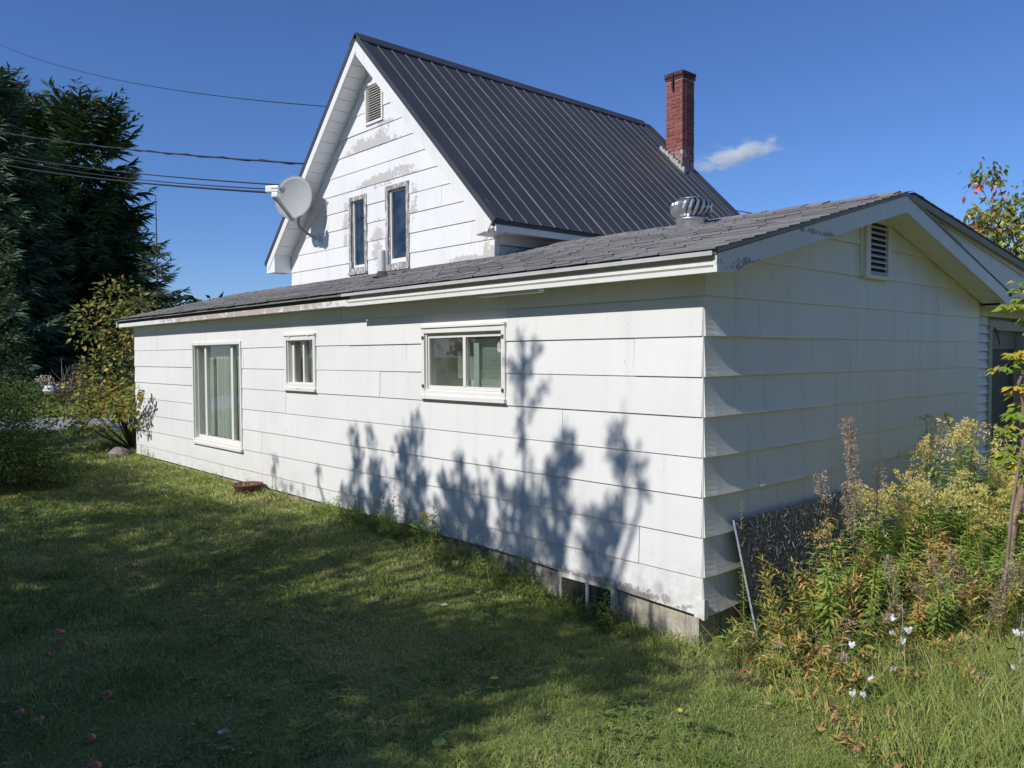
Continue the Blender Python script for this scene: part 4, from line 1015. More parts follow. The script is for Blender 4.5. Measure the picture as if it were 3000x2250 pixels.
# ---- weeds along the foot of the front wall
def weed(label, x, y, Ht, seed, leafL=.07, bushy=1.0, stemmat=None, leafmat=None, name='weed', lw=.2, tint=(.1, .7)):
    r = random.Random(seed); z0 = gzf(x, y)-.01; root = thing(name, label, 'weed', (x, y, z0))
    ms, ml = MB(), MB(); ns = max(1, int(3*bushy))
    for s_ in range(ns):
        a = r.uniform(0, 6.28); hh = Ht*(1 if s_ == 0 else r.uniform(.5, .9)); le = r.uniform(.03, .25)*(s_ > 0)+.03
        arc = lambda s: Vector((math.cos(a)*le*s, math.sin(a)*le*s*.6, hh*s)); ms.tube([arc(i/5) for i in range(6)], [.004*(1-.13*i) for i in range(6)], 4)
        n = int(34*hh/leafL*.07*3)+6
        for i in range(n):
            s = .1+.9*i/n; b = i*2.4; d = Vector((math.cos(b), math.sin(b), r.uniform(.1, .8))); L_ = leafL*(1.15-.6*s)*r.uniform(.8, 1.2)
            ml.leaf(arc(s), d, Vector((0, 0, 1))+rvec(r)*.4, L_, L_*lw, 0, r.uniform(*tint), .12, r.uniform(0, .25))
    ms.build('stem', stemmat or M_STEMY, root); ml.build('foliage', leafmat or M_LEAF_GOLD, root); return root
weed('tall leafy weed with a yellowing tip in front of the wall', -3.33, -.16, .50, 1, .085, 1.2, tint=(.3, .95))
weed('bushy weed right of the tall yellow-tipped one, dark leaves', -3.10, -.15, .42, 2, .085, 1.4)
single(311, -2.95, -.16, .36, 'small goldenrod with one bright yellow plume beside the front wall', (0, .25, 0))
weed('dark bushy weed right of the small yellow goldenrod by the wall', -2.72, -.15, .42, 3, .09, 1.5)
weed('thin upright weed with sparse leaves near the bare foundation', -2.36, -.15, .46, 4, .085, .5, lw=.13)
weed('low feathery weed at the wall left of the leafy weeds', -4.28, -.15, .30, 5, .05, 1.6, lw=.12)
weed('small spiky weed at the wall beside the low feathery weed', -3.98, -.13, .18, 6, .06, .6)
weed('small weed standing alone where the plant pot is nearest', -5.85, -.15, .26, 7, .05, .6)
weed('short weed sprouting from the rotten board edge above the foundation', -1.62, -.06, .36, 8, .09, .7, lw=.13)
weed('leafy weed hanging at the corner post of the basement window', -.70, -.10, .33, 9, .085, 1.3, tint=(.25, .9))
weed('weed with a red top in front of the basement window', -1.12, -.12, .26, 10, .05, .6, M_STEMBR, M_FIRE, tint=(.2, 1))
weed('dry dead weed leaning at the foundation beside the basement window', -.60, -.13, .24, 12, .06, 1.4, M_STEMBR, M_FIRE, tint=(.1, .5))
weed('low green weed at the far corner of the front wall', -10.6, -.12, .28, 13, .07, 1.5)
weed('small weed between rock and tall window at the wall foot', -10.05, -.12, .2, 14, .06, 1.0)
weed('small dark weed half way along the wall foot', -4.72, -.13, .16, 15, .05, 1.0)
weed('tuft of narrow leaves spilling over the wall foot', -2.58, -.32, .20, 16, .16, 1.6, lw=.06)
weed('tiny leafy sprig growing against the end wall near the chipboard', .10, .34, .95, 17, .045, .4, lw=.22, tint=(.3, .8))

for i in range(22):
    x = -4.6+3.9*(i/22)+rg.uniform(-.06, .06); o = weed('low dark weed in the row that crowds the foot of the front wall', x, rg.uniform(-.24, -.12), rg.uniform(.14, .30), 500+i, rg.uniform(.05, .09), rg.uniform(.7, 1.6), lw=rg.uniform(.12, .24), tint=(.0, rg.uniform(.4, .9))); o['group'] = 'low weeds along the wall foot'
# ---- dried fireweed with curled seed pods
def seedstalk(label, x, y, Ht, n, seed, top=.45, lean=(0, 0)):
    r = random.Random(seed); root = thing('dried_fireweed', label, 'dried weed', (x, y, gzf(x, y)-.01))
    arc = lambda s: Vector((lean[0]*s*s, lean[1]*s*s, Ht*s)); mb = MB(); mb.tube([arc(i/8) for i in range(9)], [.005*(1-.08*i) for i in range(9)], 5); mb.build('stem', M_STEMBR, root)
    mb = MB()
    for i in range(n):
        s = 1-top*r.random()**1.0*(i/n) if False else 1-top*(i/n); a = r.uniform(0, 6.28); p = arc(s)+Vector((math.cos(a), math.sin(a), 0))*.008
        rad = r.uniform(.010, .022); ax1 = Vector((math.cos(a), math.sin(a), .4)).normalized(); ax2 = Vector((0, 0, 1)) if r.random() < .6 else rvec(r)
        c_ = p + ax1*rad*1.3; span = r.uniform(3.5, 6.0); st = r.uniform(0, 6.28); prev = None; tt = r.uniform(.2, .8)
        wv = rvec(r)*.0016
        for j in range(9):
            an = st+span*j/8; q = c_ + ax1*math.cos(an)*rad + ax2*math.sin(an)*rad
            if prev is not None: mb.quad(prev-wv, prev+wv, q+wv, q-wv, 0, tt)
            prev = q
        if r.random() < .35:
            for _ in range(5):
                o_ = c_ + rvec(r)*.02; mb.tri(o_, o_+rvec(r)*.014, o_+rvec(r)*.006, 0, r.uniform(.88, 1))
    mb.build('seed_pods', M_CURL, root)
    mb = MB()
    for i in range(int(36*Ht)):
        s = .08+(1-top-.08)*r.random(); a = r.uniform(0, 6.28); mb.leaf(arc(s), Vector((math.cos(a), math.sin(a), .3)), (0, 0, 1), r.uniform(.06, .11), .017, 0, r.uniform(.0, .6), .1, .3)
    mb.build('foliage', M_FIRE, root); return root
seedstalk('tallest dried fireweed spike of pale curled pods against the end wall', .62, .93, 1.50, 330, 1, .40, (-.04, -.16))
seedstalk('short dried fireweed spike, left of the tallest one', .58, .63, 1.16, 46, 2, .16, (-.04, -.14))
seedstalk('dried fireweed spike of curls right of the tallest one', .60, 1.16, 1.15, 90, 3, .26, (.02, .02))
seedstalk('dried fireweed spike close below the tallest one', .66, .80, 1.10, 140, 4, .30, (-.03, -.14))
for i in range(10):
    x = rg.uniform(.6, 1.25) if i > 5 else [1.35, 1.45, 1.25, 1.05, 1.15, .95, 1.5, .85, 1.3][i]; y = rg.uniform(.8, 1.6) if i > 5 else [1.0, 1.3, 1.55, 1.1, 1.35, .7, .9, 1.0, .75][i]
    o = seedstalk('dried fireweed bent low among the red and orange leaves', x, y, rg.uniform(.42, .72), 110, 40+i, .55, (rg.uniform(-.25, .40), rg.uniform(-.35, .2))); o['group'] = 'dried fireweed in the middle of the weeds'

# ---- arching fireweed with yellow, orange and red leaves
def fireweed(label, p0, p1, bend, n, seed, L0=.11, tint=(.2, .9), group=None, fluff=False):
    r = random.Random(seed); p0 = Vector(p0); p1 = Vector(p1); root = thing('fireweed', label, 'fireweed', p0, 0, group)
    arc = lambda s: (p1-p0)*s + Vector((0, 0, bend*4*s*(1-s))); mb = MB(); mb.tube([arc(i/9) for i in range(10)], [.0042*(1-.07*i) for i in range(10)], 5); mb.build('stem', M_STEMBR, root)
    mb = MB(); ax_ = (p1-p0).normalized()
    for i in range(n):
        s = .22+.78*i/n; a = i*2.39; sdv = ax_.cross(Vector((0, 0, 1))); sdv = sdv.normalized() if sdv.length > .1 else Vector((1, 0, 0)); upv = sdv.cross(ax_)
        d = ax_*.55 + sdv*math.cos(a)*.8 + upv*math.sin(a)*.5; L_ = L0*r.uniform(.7, 1.15)*(1.1-.5*s)
        mb.leaf(arc(s), d, rvec(r)*.6+Vector((0, 0, 1)), L_, L_*.19, 0, r.uniform(*tint), .15, r.uniform(.0, .35))
    mb.build('foliage', M_FIRE, root)
    if fluff:
        mb = MB()
        for i in range(160):
            p = arc(r.uniform(.82, 1.08))+rvec(r)*r.uniform(0, .035); v = rvec(r)*.014; mb.tri(p, p+v, p+v*.5+rvec(r)*.005, 0, r.uniform(.5, 1))
        mb.build('seed_fluff', M_CURL, root)
    return root
g_ = lambda x, y, h=0: (x, y, gzf(x, y)+h)
fireweed('arching fireweed of orange leaves fallen onto the lawn, white fluff at its tip', g_(.30, .35, .05), g_(1.27, -.62, .04), .10, 46, 1, .10, (.45, .95), None, True)
fireweed('fallen fireweed with pink and orange leaves behind the fluffy-tipped one', g_(.60, .30, .1), g_(1.12, -.30, .06), .12, 34, 2, .10, (.4, .95))
fireweed('long fireweed stem of green and pink leaves lying to the right over the weeds', g_(.85, .95, .25), g_(1.72, 1.45, .48), .06, 60, 3, .13, (.05, .75))
fireweed('fireweed stem of orange leaves lying right, above the mown grass edge', g_(.95, .35, .1), g_(1.68, .12, .03), .05, 30, 4, .09, (.5, .9), None, True)
fireweed('bare long fireweed stalk leaning across the dark gap under the wall', g_(.22, .10, .0), g_(1.35, .95, .42), .02, 16, 5, .07, (.2, .6))
fireweed('upright yellow-leaved fireweed in front of the blue board edge', g_(.30, .42, 0), g_(.24, .30, .62), 0, 60, 6, .11, (.05, .6))
fireweed('fireweed with pale pink leaves bowed over before the chipboard', g_(.45, .60, .1), g_(.75, .62, .50), .08, 44, 7, .11, (.3, .8))
for i in range(70):
    x = rg.uniform(.25, 1.5); y = rg.uniform(.2, 2.1)
    if x > .5 + .75*y: continue
    o = fireweed('fireweed with green to orange leaves in the thick of the weeds', g_(x, y), g_(x+rg.uniform(-.2, .3), y+rg.uniform(-.3, .2), rg.uniform(.30, .62)), rg.uniform(0, .05), 44, 60+i, .105, (.0, rg.uniform(.45, .9)), 'fireweed plants in the weed patch')

k_ = 0
while k_ < 48:
    x = rg.uniform(.22, 1.5); y = rg.uniform(-.35, .75)
    if y < -.42*x+.10 or x > .9+1.0*(y+.2): continue
    a_ = rg.uniform(-2.4, .3); L_ = rg.uniform(.18, .42)
    fireweed('low fireweed turning orange and red along the front edge of the weed patch', g_(x, y), g_(x+L_*.6*math.cos(a_), y+L_*.6*math.sin(a_), rg.uniform(.08, .34)), rg.uniform(.02, .08), 30, 200+k_, .095, (.05, rg.uniform(.6, 1.0)), 'low fireweed at the weed patch edge', k_ % 9 == 0); k_ += 1
# ---- white poplar seedlings
def poplar(label, x, y, Ht, n, seed, lean=(0, 0)):
    r = random.Random(seed); root = thing('poplar_seedling', label, 'seedling', g_(x, y, -.01)); arc = lambda s: Vector((lean[0]*s, lean[1]*s, Ht*s))
    mb = MB(); mb.tube([arc(i/5)+Vector((.006*math.sin(i*2+seed), .006*math.cos(i*3), 0)) for i in range(6)], [.0034*(1-.10*i) for i in range(6)], 5); mb.build('stem', simple('pale_stem', (.36, .31, .25), .7), root)
    for i in range(n):
        s = .3+.7*(i+.5)/n; a = i*2.4+r.random(); p = arc(s); d = Vector((math.cos(a), math.sin(a), .3)); q = p+d*r.uniform(.03, .07)
        white = r.random() < .36; nrm_ = Vector((.4, -.6, .5))+rvec(r)*.75 if white else Vector((0, 0, 1))+rvec(r)*.5
        nrm_.normalize(); e1 = nrm_.cross(Vector((0, 0, 1))).normalized(); e2 = e1.cross(nrm_).normalized()
        if e2.z > 0: e2 = -e2
        sz = r.uniform(.020, .034); mb = MB(); pr = []
        for ang_, rd_ in ((0, .15), (40, .7), (62, .95), (85, .72), (105, .95), (128, .75), (160, .95), (180, 1.1), (200, .95), (232, .75), (255, .95), (275, .72), (298, .95), (320, .7)):
            t_ = R(ang_); pr.append(q + e1*math.sin(t_)*rd_*sz*.8 + e2*(-math.cos(t_)*rd_+.6)*sz + nrm_*(.12*sz*math.sin(3*t_)))
        c_ = q+e2*.6*sz; tt = (r.uniform(.8, 1) if white else r.uniform(0, .4))
        for k in range(len(pr)): mb.tri(c_, pr[k], pr[(k+1) % len(pr)], 0, tt)
        mb.tube([p, q+e2*.1*sz], .0016, 3, 0, .3); mb.build('leaf', M_POPLAR, root)
poplar('poplar seedling with two white leaves above green ones, upper of the pair', 1.10, .30, .50, 9, 1, (.02, .05))
poplar('poplar seedling with white leaves and a bent stem in the grass', 1.22, .12, .42, 8, 2, (-.03, .06))
poplar('poplar seedling with drooping white leaves before the dark gap', .92, -.02, .36, 7, 3, (0, .05))
poplar('poplar seedling with large white leaves at the right edge of the photo', 1.66, .52, .52, 10, 4, (.0, .02))
poplar('poplar seedling, low and mostly green, beside the fallen orange fireweed', 1.12, -.18, .24, 6, 5, (.02, .02))

# ---- undergrowth of the weed patch
def scatter_leaves(name, n, region, mat, Lr, wr, hmax, seed, tint, parent=None):
    r = random.Random(seed); mb = MB(); k = 0
    while k < n:
        x, y = region(r)
        if x is None: continue
        h_ = r.random()**1.5*hmax(x, y); z0 = gzf(x, y)+h_; a = r.uniform(0, 6.28); L_ = r.uniform(*Lr)
        mb.leaf((x, y, z0), (math.cos(a), math.sin(a), r.uniform(-.1, 1.1)), Vector((0, 0, 1))+rvec(r)*.7, L_, L_*r.uniform(*wr), 0, min(1, max(0, r.gauss(*tint))), .12, r.uniform(0, .3)); k += 1
    return mb.build(name, mat)
def reg_weeds(r):
    y = r.uniform(.0, 5.0); x = r.uniform(.12, 2.4)
    if x > .45+.72*max(0, y+.1)**.85: return None, None
    return x, y
tag(scatter_leaves('undergrowth', 26000, reg_weeds, M_UNDER, (.04, .11), (.12, .26), lambda x, y: .16+.30*min(1, max(0, (y-.2)/1.6))*(.7+.5*math.sin(x*5+y*3)), 5, (.45, .24)), kind='stuff')
def reg_edge(r):
    x = r.uniform(.15, 2.6); y = -.35+.95*(x-1.2)*0 + r.uniform(-.45, 1.3)
    if y < -.55*(x-.05)+ .10*math.sin(x*9): return None, None
    return x, y
tag(scatter_leaves('leaf_litter', 2600, reg_edge, M_FIRE, (.03, .09), (.15, .3), lambda x, y: .10, 6, (.62, .25)), kind='stuff')

# ---- box elder sapling by the porch
be = thing('box_elder_sapling', 'box elder sapling with leaning pale trunk and yellow green leaves by the porch', 'tree', (.98, 2.30, gzf(.98, 2.3)))
bo = Vector(be.location); be.location = (1.075, 2.40, be.location.z)
mb = MB(); P_ = lambda *l: [Vector(q)-bo for q in l]
mb.tube(P_((.97, 2.25, -.3), (1.0, 2.31, .45), (1.05, 2.38, .74), (1.1, 2.44, 1.02), (1.15, 2.50, 1.2), (1.26, 2.62, 1.6), (1.3, 2.68, 2.4)), [.034, .031, .029, .027, .025, .021, .010], 8); mb.build('trunk', M_BARKPALE, be, smooth=True)
mb = MB()
twigs = [((1.02, 2.35, 1.0), (1.03, 2.39, 1.3), (1.00, 2.34, 1.45), (1.06, 2.43, 1.72), (1.07, 2.46, 2.0), (1.0, 2.4, 2.22)), ((1.0, 2.34, .9), (1.03, 2.38, 1.15), (1.04, 2.40, 1.3), (1.07, 2.44, 1.55)),
         ((1.06, 2.43, 1.72), (.97, 2.33, 1.66), (.90, 2.26, 1.56)), ((1.07, 2.46, 2.0), (1.0, 2.37, 2.08), (.94, 2.30, 2.02)), ((1.07, 2.45, 1.9), (1.14, 2.52, 2.0), (1.18, 2.55, 2.2)), ((1.04, 2.40, 1.3), (1.12, 2.47, 1.42), (1.2, 2.55, 1.45)),
         ((1.05, 2.38, .74), (1.12, 2.44, .78), (1.18, 2.46, .72)), ((1.1, 2.44, 1.02), (1.16, 2.46, 1.1), (1.2, 2.48, 1.0)), ((1.06, 2.43, 1.72), (1.12, 2.49, 1.78), (1.17, 2.52, 1.72)), ((1.05, 2.39, 1.25), (.98, 2.32, 1.2), (.92, 2.26, 1.08)), ((1.1, 2.44, 1.02), (1.14, 2.46, 1.3), (1.12, 2.46, 1.5)), ((1.15, 2.5, 1.2), (1.17, 2.5, 1.5), (1.13, 2.47, 1.75)), ((1.05, 2.38, .8), (1.0, 2.32, .95), (.95, 2.27, .9)), ((1.26, 2.62, 1.6), (1.2, 2.55, 1.9), (1.12, 2.5, 2.2)), ((1.28, 2.65, 2.0), (1.18, 2.58, 2.4), (1.14, 2.55, 2.65)), ((1.3, 2.68, 2.3), (1.24, 2.6, 2.6), (1.2, 2.6, 2.85)), ((1.3, 2.66, 1.9), (1.22, 2.56, 1.8), (1.15, 2.48, 1.85))]
for tw in twigs: mb.tube(P_(*tw), [.014*(1-.75*i/len(tw)) if tw in twigs[:2] else .005*(1-.5*i/len(tw)) for i in range(len(tw))], 5)
mb.build('branches', M_BARKPALE, be)
mb = MB(); r = random.Random(21)
for tw in twigs:
    pts = P_(*tw)
    for _ in range(14 if tw not in twigs[:2] else 34):
        k = r.randrange(1, len(pts)); s = r.random(); p = pts[k-1].lerp(pts[k], .4+.6*s); a = r.uniform(0, 6.28); d = Vector((math.cos(a), math.sin(a), r.uniform(-.1, .6))); tt0 = r.choice([.15, .3, .35, .4, .5, .8, .95])
        rach = p + d*.055
        for j in range(r.choice([3, 3, 5])):
            a2 = a + (j-1)*.95; d2 = Vector((math.cos(a2), math.sin(a2), r.uniform(-.5, .1))); L_ = r.uniform(.05, .085)
            mb.leaf(rach, d2, Vector((0, -.5, .8))+rvec(r)*.4, L_, L_*.5, 0, tt0+r.uniform(-.1, .1), .12, .25)
mb.build('crown', M_ELDER, be)
# second thin pale trunk
o = thing('sapling', 'thin bare pale sapling stem leaning right, below the box elder', 'tree', (1.36, 1.20, gzf(1.36, 1.2))); mb = MB(); mb.tube([(0, 0, 0), (.04, .07, .95), (.07, .12, 1.28), (.13, .20, 1.8)], [.013, .010, .008, .004], 7); mb.build('trunk', M_BARKPALE, o, smooth=True)
mb = MB()
for i in range(26):
    s = r.uniform(.45, 1); p = Vector((.04+.09*s, .07+.13*s, .7+1.05*s)); a = r.uniform(0, 6.28); L_ = r.uniform(.04, .075); mb.leaf(p, (math.cos(a), math.sin(a), .2), Vector((0, -.4, .9))+rvec(r)*.4, L_, L_*.5, 0, r.choice([.3, .6, .9]), .1, .3)
mb.build('crown', M_ELDER, o)

# ---- cherry tree behind the porch roof
ct = thing('cherry_tree', 'cherry tree with green, yellow and red leaves rising behind the porch roof', 'tree', (-.25, 8.6, -.2)); co = Vector(ct.location)
mb = MB(); tipsC = [(-.92, 7.85, 4.12), (-.74, 8.02, 4.15), (-.86, 7.95, 3.55), (-.97, 7.85, 3.45), (-.68, 8.2, 3.7), (-.4, 8.5, 3.85), (-.2, 8.7, 3.9), (-.55, 8.3, 3.25), (-.3, 8.6, 3.4), (-.62, 8.2, 2.95), (-.1, 8.9, 3.5), (.2, 9.1, 3.9), (-.75, 8.1, 3.3), (-.45, 8.35, 3.0), (-.5, 8.35, 3.5), (-.72, 8.12, 3.52), (0, 8.9, 3.1), (-.6, 8.15, 2.7), (-.35, 8.45, 2.7)]
mb.tube([(0, 0, 0), (-.02, .02, 1.6), (-.05, 0, 2.6), (-.1, -.1, 3.3)], [.07, .055, .035, .02], 7); mb.build('trunk', M_BARK, ct, smooth=True)
mbr = MB(); mbl = MB(); r = random.Random(5)
for i, tp in enumerate(tipsC):
    tv = Vector(tp)-co; b0 = Vector((-.02, .02, r.uniform(1.8, 2.7))); mid = b0.lerp(tv, .55)+Vector((0, 0, -.12)); mbr.tube([b0, mid, tv], [.016, .008, .003], 4)
    hi = i < 2
    for _ in range(60 if hi else 130):
        p = tv + Vector((r.gauss(0, .055 if hi else .13), r.gauss(0, .055 if hi else .13), r.gauss(-.03 if hi else 0, .10 if hi else .12)))
        if hi and p.z > tv.z-.02 - 0: tt = r.uniform(.0, .5)
        elif hi and p.z < tv.z-.09: tt = r.uniform(.88, 1)
        else: tt = r.choice([.05, .15, .25, .3, .35, .4, .45, .5, .55, .55]) if r.random() < .95 else .72
        if i == 3 and r.random() < .3: tt = r.uniform(.86, 1)
        if i in (7, 13) and r.random() < .12: tt = .72
        L_ = r.uniform(.07, .12); mbl.leaf(p, (r.gauss(0, .6), r.gauss(0, .6), -.6), rvec(r), L_, L_*.5, 0, tt, .15, .1)
mbr.build('limbs', M_BARK, ct); mbl.build('crown', M_CHERRY, ct)

# ------------------------------------------------------------------ trees and shrubs at the far left
def spruce(label, x, y, Ht, Rad, seed, mat, n_wh=44, per=9, dens=1.0, tw=.26, z0f=.06, pw=.8, toprad=0.0):
    r = random.Random(seed); root = thing('spruce_tree', label, 'tree', (x, y, -.05))
    mt = MB(); mt.tube([(0, 0, 0), (0.05, 0, Ht*.4), (0, 0, Ht*.8), (0, 0, Ht)], [Ht*.016, Ht*.011, Ht*.004, .01], 8); mt.build('trunk', M_SPRUCEBARK, root, smooth=True)
    mbr, mc = MB(), MB()
    for k in range(n_wh):
        f = z0f+(1-z0f)*((k+r.uniform(-.3, .3))/n_wh); f = min(max(f, .03), .985); z = Ht*f; reach = Rad*((1-f)**pw)+toprad*(1 if f < .97 else .3)+.12
        for j in range(per):
            a = 6.283*(j+r.random())/per+k*.7; L_ = reach*r.uniform(.6, 1.12); out = Vector((math.cos(a), math.sin(a), 0)); droop = (.10+.30*(1-f))*L_; tip = .18*L_*(1 if f < .7 else 1.6)
            bp = lambda s: Vector((0, 0, z)) + out*L_*s + Vector((0, 0, -droop*math.sin(math.pi*.55*s)*1.1 + tip*s**3 + (L_*.45*s if f > .8 else 0)))
            mbr.tube([bp(0), bp(.5), bp(1)], [.012+.012*L_/Rad, .012, .004], 3, cap=False)
            nt_ = max(4, int(L_*9.0*dens)); sdv = out.cross(Vector((0, 0, 1)))
            for i in range(nt_):
                s = .12+.88*(i+r.random())/nt_; p = bp(s); dirb = (bp(min(1, s+.05))-bp(max(0, s-.05))).normalized()
                tl = tw*(.55+.8*math.sin(math.pi*min(1, s*.9+.1)))*r.uniform(.6, 1.25)*(1.25 if L_ > 1.5 else 1); tint = min(1, max(0, r.gauss(.45, .2)+(.45 if r.random() < .05 else 0)))
                for sg in (-1, 1):
                    d = (dirb*.75 + sdv*sg*r.uniform(.4, .9) + Vector((0, 0, r.uniform(-.65, .15)))).normalized(); e = d*tl; wv = Vector((0, 0, 1)).cross(d)*tl*.13; wz = Vector((0, 0, 1))*tl*.12
                    q = p+e; m_ = p+e*.4
                    mc.tri(p, m_+wv, q, 0, tint); mc.tri(p, q, m_-wv, 0, tint); mc.tri(p, m_+wz, q, 0, tint)
                    for h_ in (.45, .75):
                        pp_ = p+e*h_; dd = (d + Vector((0, 0, r.uniform(-.8, .2)))*.6 + sdv*sg*.5).normalized()*tl*.45; mc.tri(pp_, pp_+dd*.5+wv*.5, pp_+dd, 0, tint)
    for i in range(14):
        s = i/13; p = Vector((0, 0, Ht*(.97+.03*s)))
        for a in (0, 2.1, 4.2): mc.tri(p, p+Vector((math.cos(a+s*9), math.sin(a+s*9), .9))*.12, p+Vector((0, 0, .08)), 0, .4)
    mbr.build('branches', M_SPRUCEBARK, root); mc.build('crown', mat, root); return root
spruce('broad dark spruce, the widest of the trees left of the house', -30.6, 4.4, 11.6, 3.2, 1, M_NEEDLE, 40, 8, 1.05, .46, .05, .9, 1.05)
spruce('blue-green spruce half cut off by the left edge of the photo', -28.3, .9, 11.4, 3.2, 2, M_BLUENEEDLE, 42, 9, 1.15, .40, .05, .85, .5)
spruce('dark spruce between the broad one and the blue-green one, set further back', -33.2, 2.9, 11.9, 3.2, 3, M_NEEDLE, 40, 10, 1.0, .46, .04, .85, .9)
spruce('lower dark spruce at the right flank of the broad one', -33.5, 6.4, 7.2, 3.2, 4, M_NEEDLE, 28, 10, .9, .42, .03, .8, .5)
sp = spruce('young spruce with a bare leading shoot, right of the dark spruces', -17.6, 2.55, 4.45, 1.5, 5, leaf_mat('young_spruce_needle', [(0, (.09, .14, .09)), (.6, (.18, .24, .16)), (1, (.28, .33, .25))], .15), 17, 6, 1.6, .19, .05, .75)
mb = MB(); mb.tube([(0, 0, 4.4), (.0, 0, 5.75)], [.016, .007], 5); mb.build('leader', M_SPRUCEBARK, sp)

def shrub(name, label, cat, base, blobs, n, Lr, mat, seed, tint, lw=.6, stems=True, droop=.2, barkmat=None):
    """base point; blobs = list of (centre, radii) world; leaves on the shell and inside"""
    r = random.Random(seed); b = Vector(base); root = thing(name, label, cat, b); mbr, ml = MB(), MB()
    tot = sum(q[1][0]*q[1][1]*q[1][2] for q in blobs)**(1) or 1; wts = [(q[1][0]*q[1][1]*q[1][2])**.67 for q in blobs]; sw = sum(wts)
    for (c_, rad), wgt in zip(blobs, wts):
        cv = Vector(c_)-b
        if stems:
            mbr.tube([(0, 0, 0), tuple(cv*.5+Vector((0, 0, -.05))), tuple(cv)], [.022, .014, .005], 5)
            for _ in range(5):
                dv = rvec(r); mbr.tube([tuple(cv*.7), tuple(cv+Vector((dv.x*rad[0], dv.y*rad[1], dv.z*rad[2]))*.85)], [.009, .003], 4)
        for _ in range(max(70 if n > 1000 else 3, int(n*wgt/sw))):
            d = rvec(r); f = r.random()**.4; p = cv+Vector((d.x*rad[0], d.y*rad[1], d.z*rad[2]))*f; L_ = r.uniform(*Lr)
            ml.leaf(p, (d.x+r.gauss(0, .5), d.y+r.gauss(0, .5), d.z*.5-droop+r.gauss(0, .4)), Vector((0, 0, 1))+rvec(r)*.8, L_, L_*lw, 0, min(1, max(0, r.gauss(*tint))), .1, .1)
    if stems: mbr.build('branches', barkmat or M_BARK, root)
    ml.build('foliage', mat, root); return root
shrub('leafy_shrub', 'yellowing round-leaved shrub reaching round the far corner of the house', 'shrub', (-12.5, .35, 0),
      [((-12.3, .05, 2.75), (.42, .42, .45)), ((-12.0, .35, 2.45), (.5, .4, .45)), ((-12.75, -.25, 2.3), (.45, .4, .5)), ((-12.2, .2, 2.0), (.5, .45, .4)), ((-11.75, .3, 2.25), (.35, .3, .35)), ((-12.4, -.1, 1.5), (.55, .5, .45)), ((-11.75, -.15, 1.0), (.45, .35, .35)), ((-11.35, -.28, .95), (.25, .18, .28)), ((-12.15, -.55, 1.0), (.5, .4, .35)), ((-11.9, -.5, .62), (.55, .35, .22)), ((-12.6, -.7, .75), (.5, .4, .25)), ((-12.0, .5, 1.55), (.4, .35, .4)), ((-11.5, -.2, 1.25), (.2, .15, .2)), ((-10.35, -.27, 1.12), (.20, .10, .20)), ((-10.55, -.25, .80), (.20, .10, .22)), ((-10.8, -.3, 1.0), (.25, .12, .25)), ((-11.2, -.35, .85), (.35, .15, .25))],
      3000, (.065, .11), M_SHRUB, 3, (.42, .24), .62)
shrub('green_bush', 'dense fine-leaved green bush at the left edge of the lawn', 'bush', (-9.6, -2.25, 0),
      [((-9.6, -2.25, .85), (.75, .7, .60)), ((-9.2, -2.05, .45), (.6, .55, .45)), ((-10.2, -2.15, .75), (.7, .6, .6)), ((-9.0, -2.5, .6), (.7, .6, .55)), ((-10.0, -1.75, .25), (.6, .5, .28)), ((-9.1, -1.75, .12), (.5, .4, .2)), ((-9.7, -1.95, 1.15), (.4, .4, .3))],
      15000, (.035, .06), M_BUSH, 4, (.4, .25), .42, droop=.0)
shrub('dark_shrub', 'dark leafy shrub behind the green bush at the left edge', 'shrub', (-17.2, -1.35, 0),
      [((-17.2, -1.4, 2.2), (1.2, 1.0, 1.1)), ((-16.8, -1.1, 1.2), (1.1, .8, .9)), ((-17.6, -1.2, 3.3), (1.0, .8, .9)), ((-18, -1.0, 4.2), (.8, .7, .7)), ((-16.4, -1.4, 3.0), (.8, .7, .8))], 5200, (.07, .12), M_DARKLEAF, 6, (.4, .28), .5)
shrub('dark_shrub', 'dark shrub thicket behind the yellowing shrub, beyond the road', 'shrub', (-25.5, 4.6, 0),
      [((-25.5, 4.6, 1.2), (1.8, 1.8, 1.1)), ((-24.8, 5.9, 1.1), (1.6, 1.6, 1.0)), ((-26.2, 5.2, 2.3), (1.6, 1.6, 1.0)), ((-24.2, 6.8, 1.3), (1.4, 1.4, 1.1))], 5000, (.12, .2), M_DARKLEAF, 7, (.35, .25), .5)
shrub('dry_brush', 'clump of dry brown weeds beyond the road', 'dry weeds', (-24.3, 2.35, 0),
      [((-24.3, 2.35, .7), (.45, .5, .55)), ((-24.0, 2.8, .6), (.5, .5, .5)), ((-24.4, 2.5, 1.25), (.3, .35, .4)), ((-23.6, 3.3, .45), (.6, .7, .4)), ((-23.3, 3.8, .4), (.6, .6, .35))], 3600, (.05, .11), leaf_mat('dead_leaf', [(0, (.14, .09, .06)), (1, (.30, .21, .15))], .2), 8, (.5, .3), .3, barkmat=M_STEMBR)
o = shrub('dry_brush', 'bare pale branching stalks standing in front of the dark spruces', 'dry weeds', (-24.6, 2.05, 0), [((-24.6, 2.0, 1.4), (.35, .35, .45)), ((-24.4, 2.3, 1.3), (.3, .3, .45)), ((-24.8, 1.8, 1.1), (.3, .3, .4)), ((-24.5, 2.15, 1.0), (.4, .4, .5))], 40, (.04, .06), M_CURL, 9, (.5, .2), .3, barkmat=simple('grey_twig', (.30, .27, .24), .8))
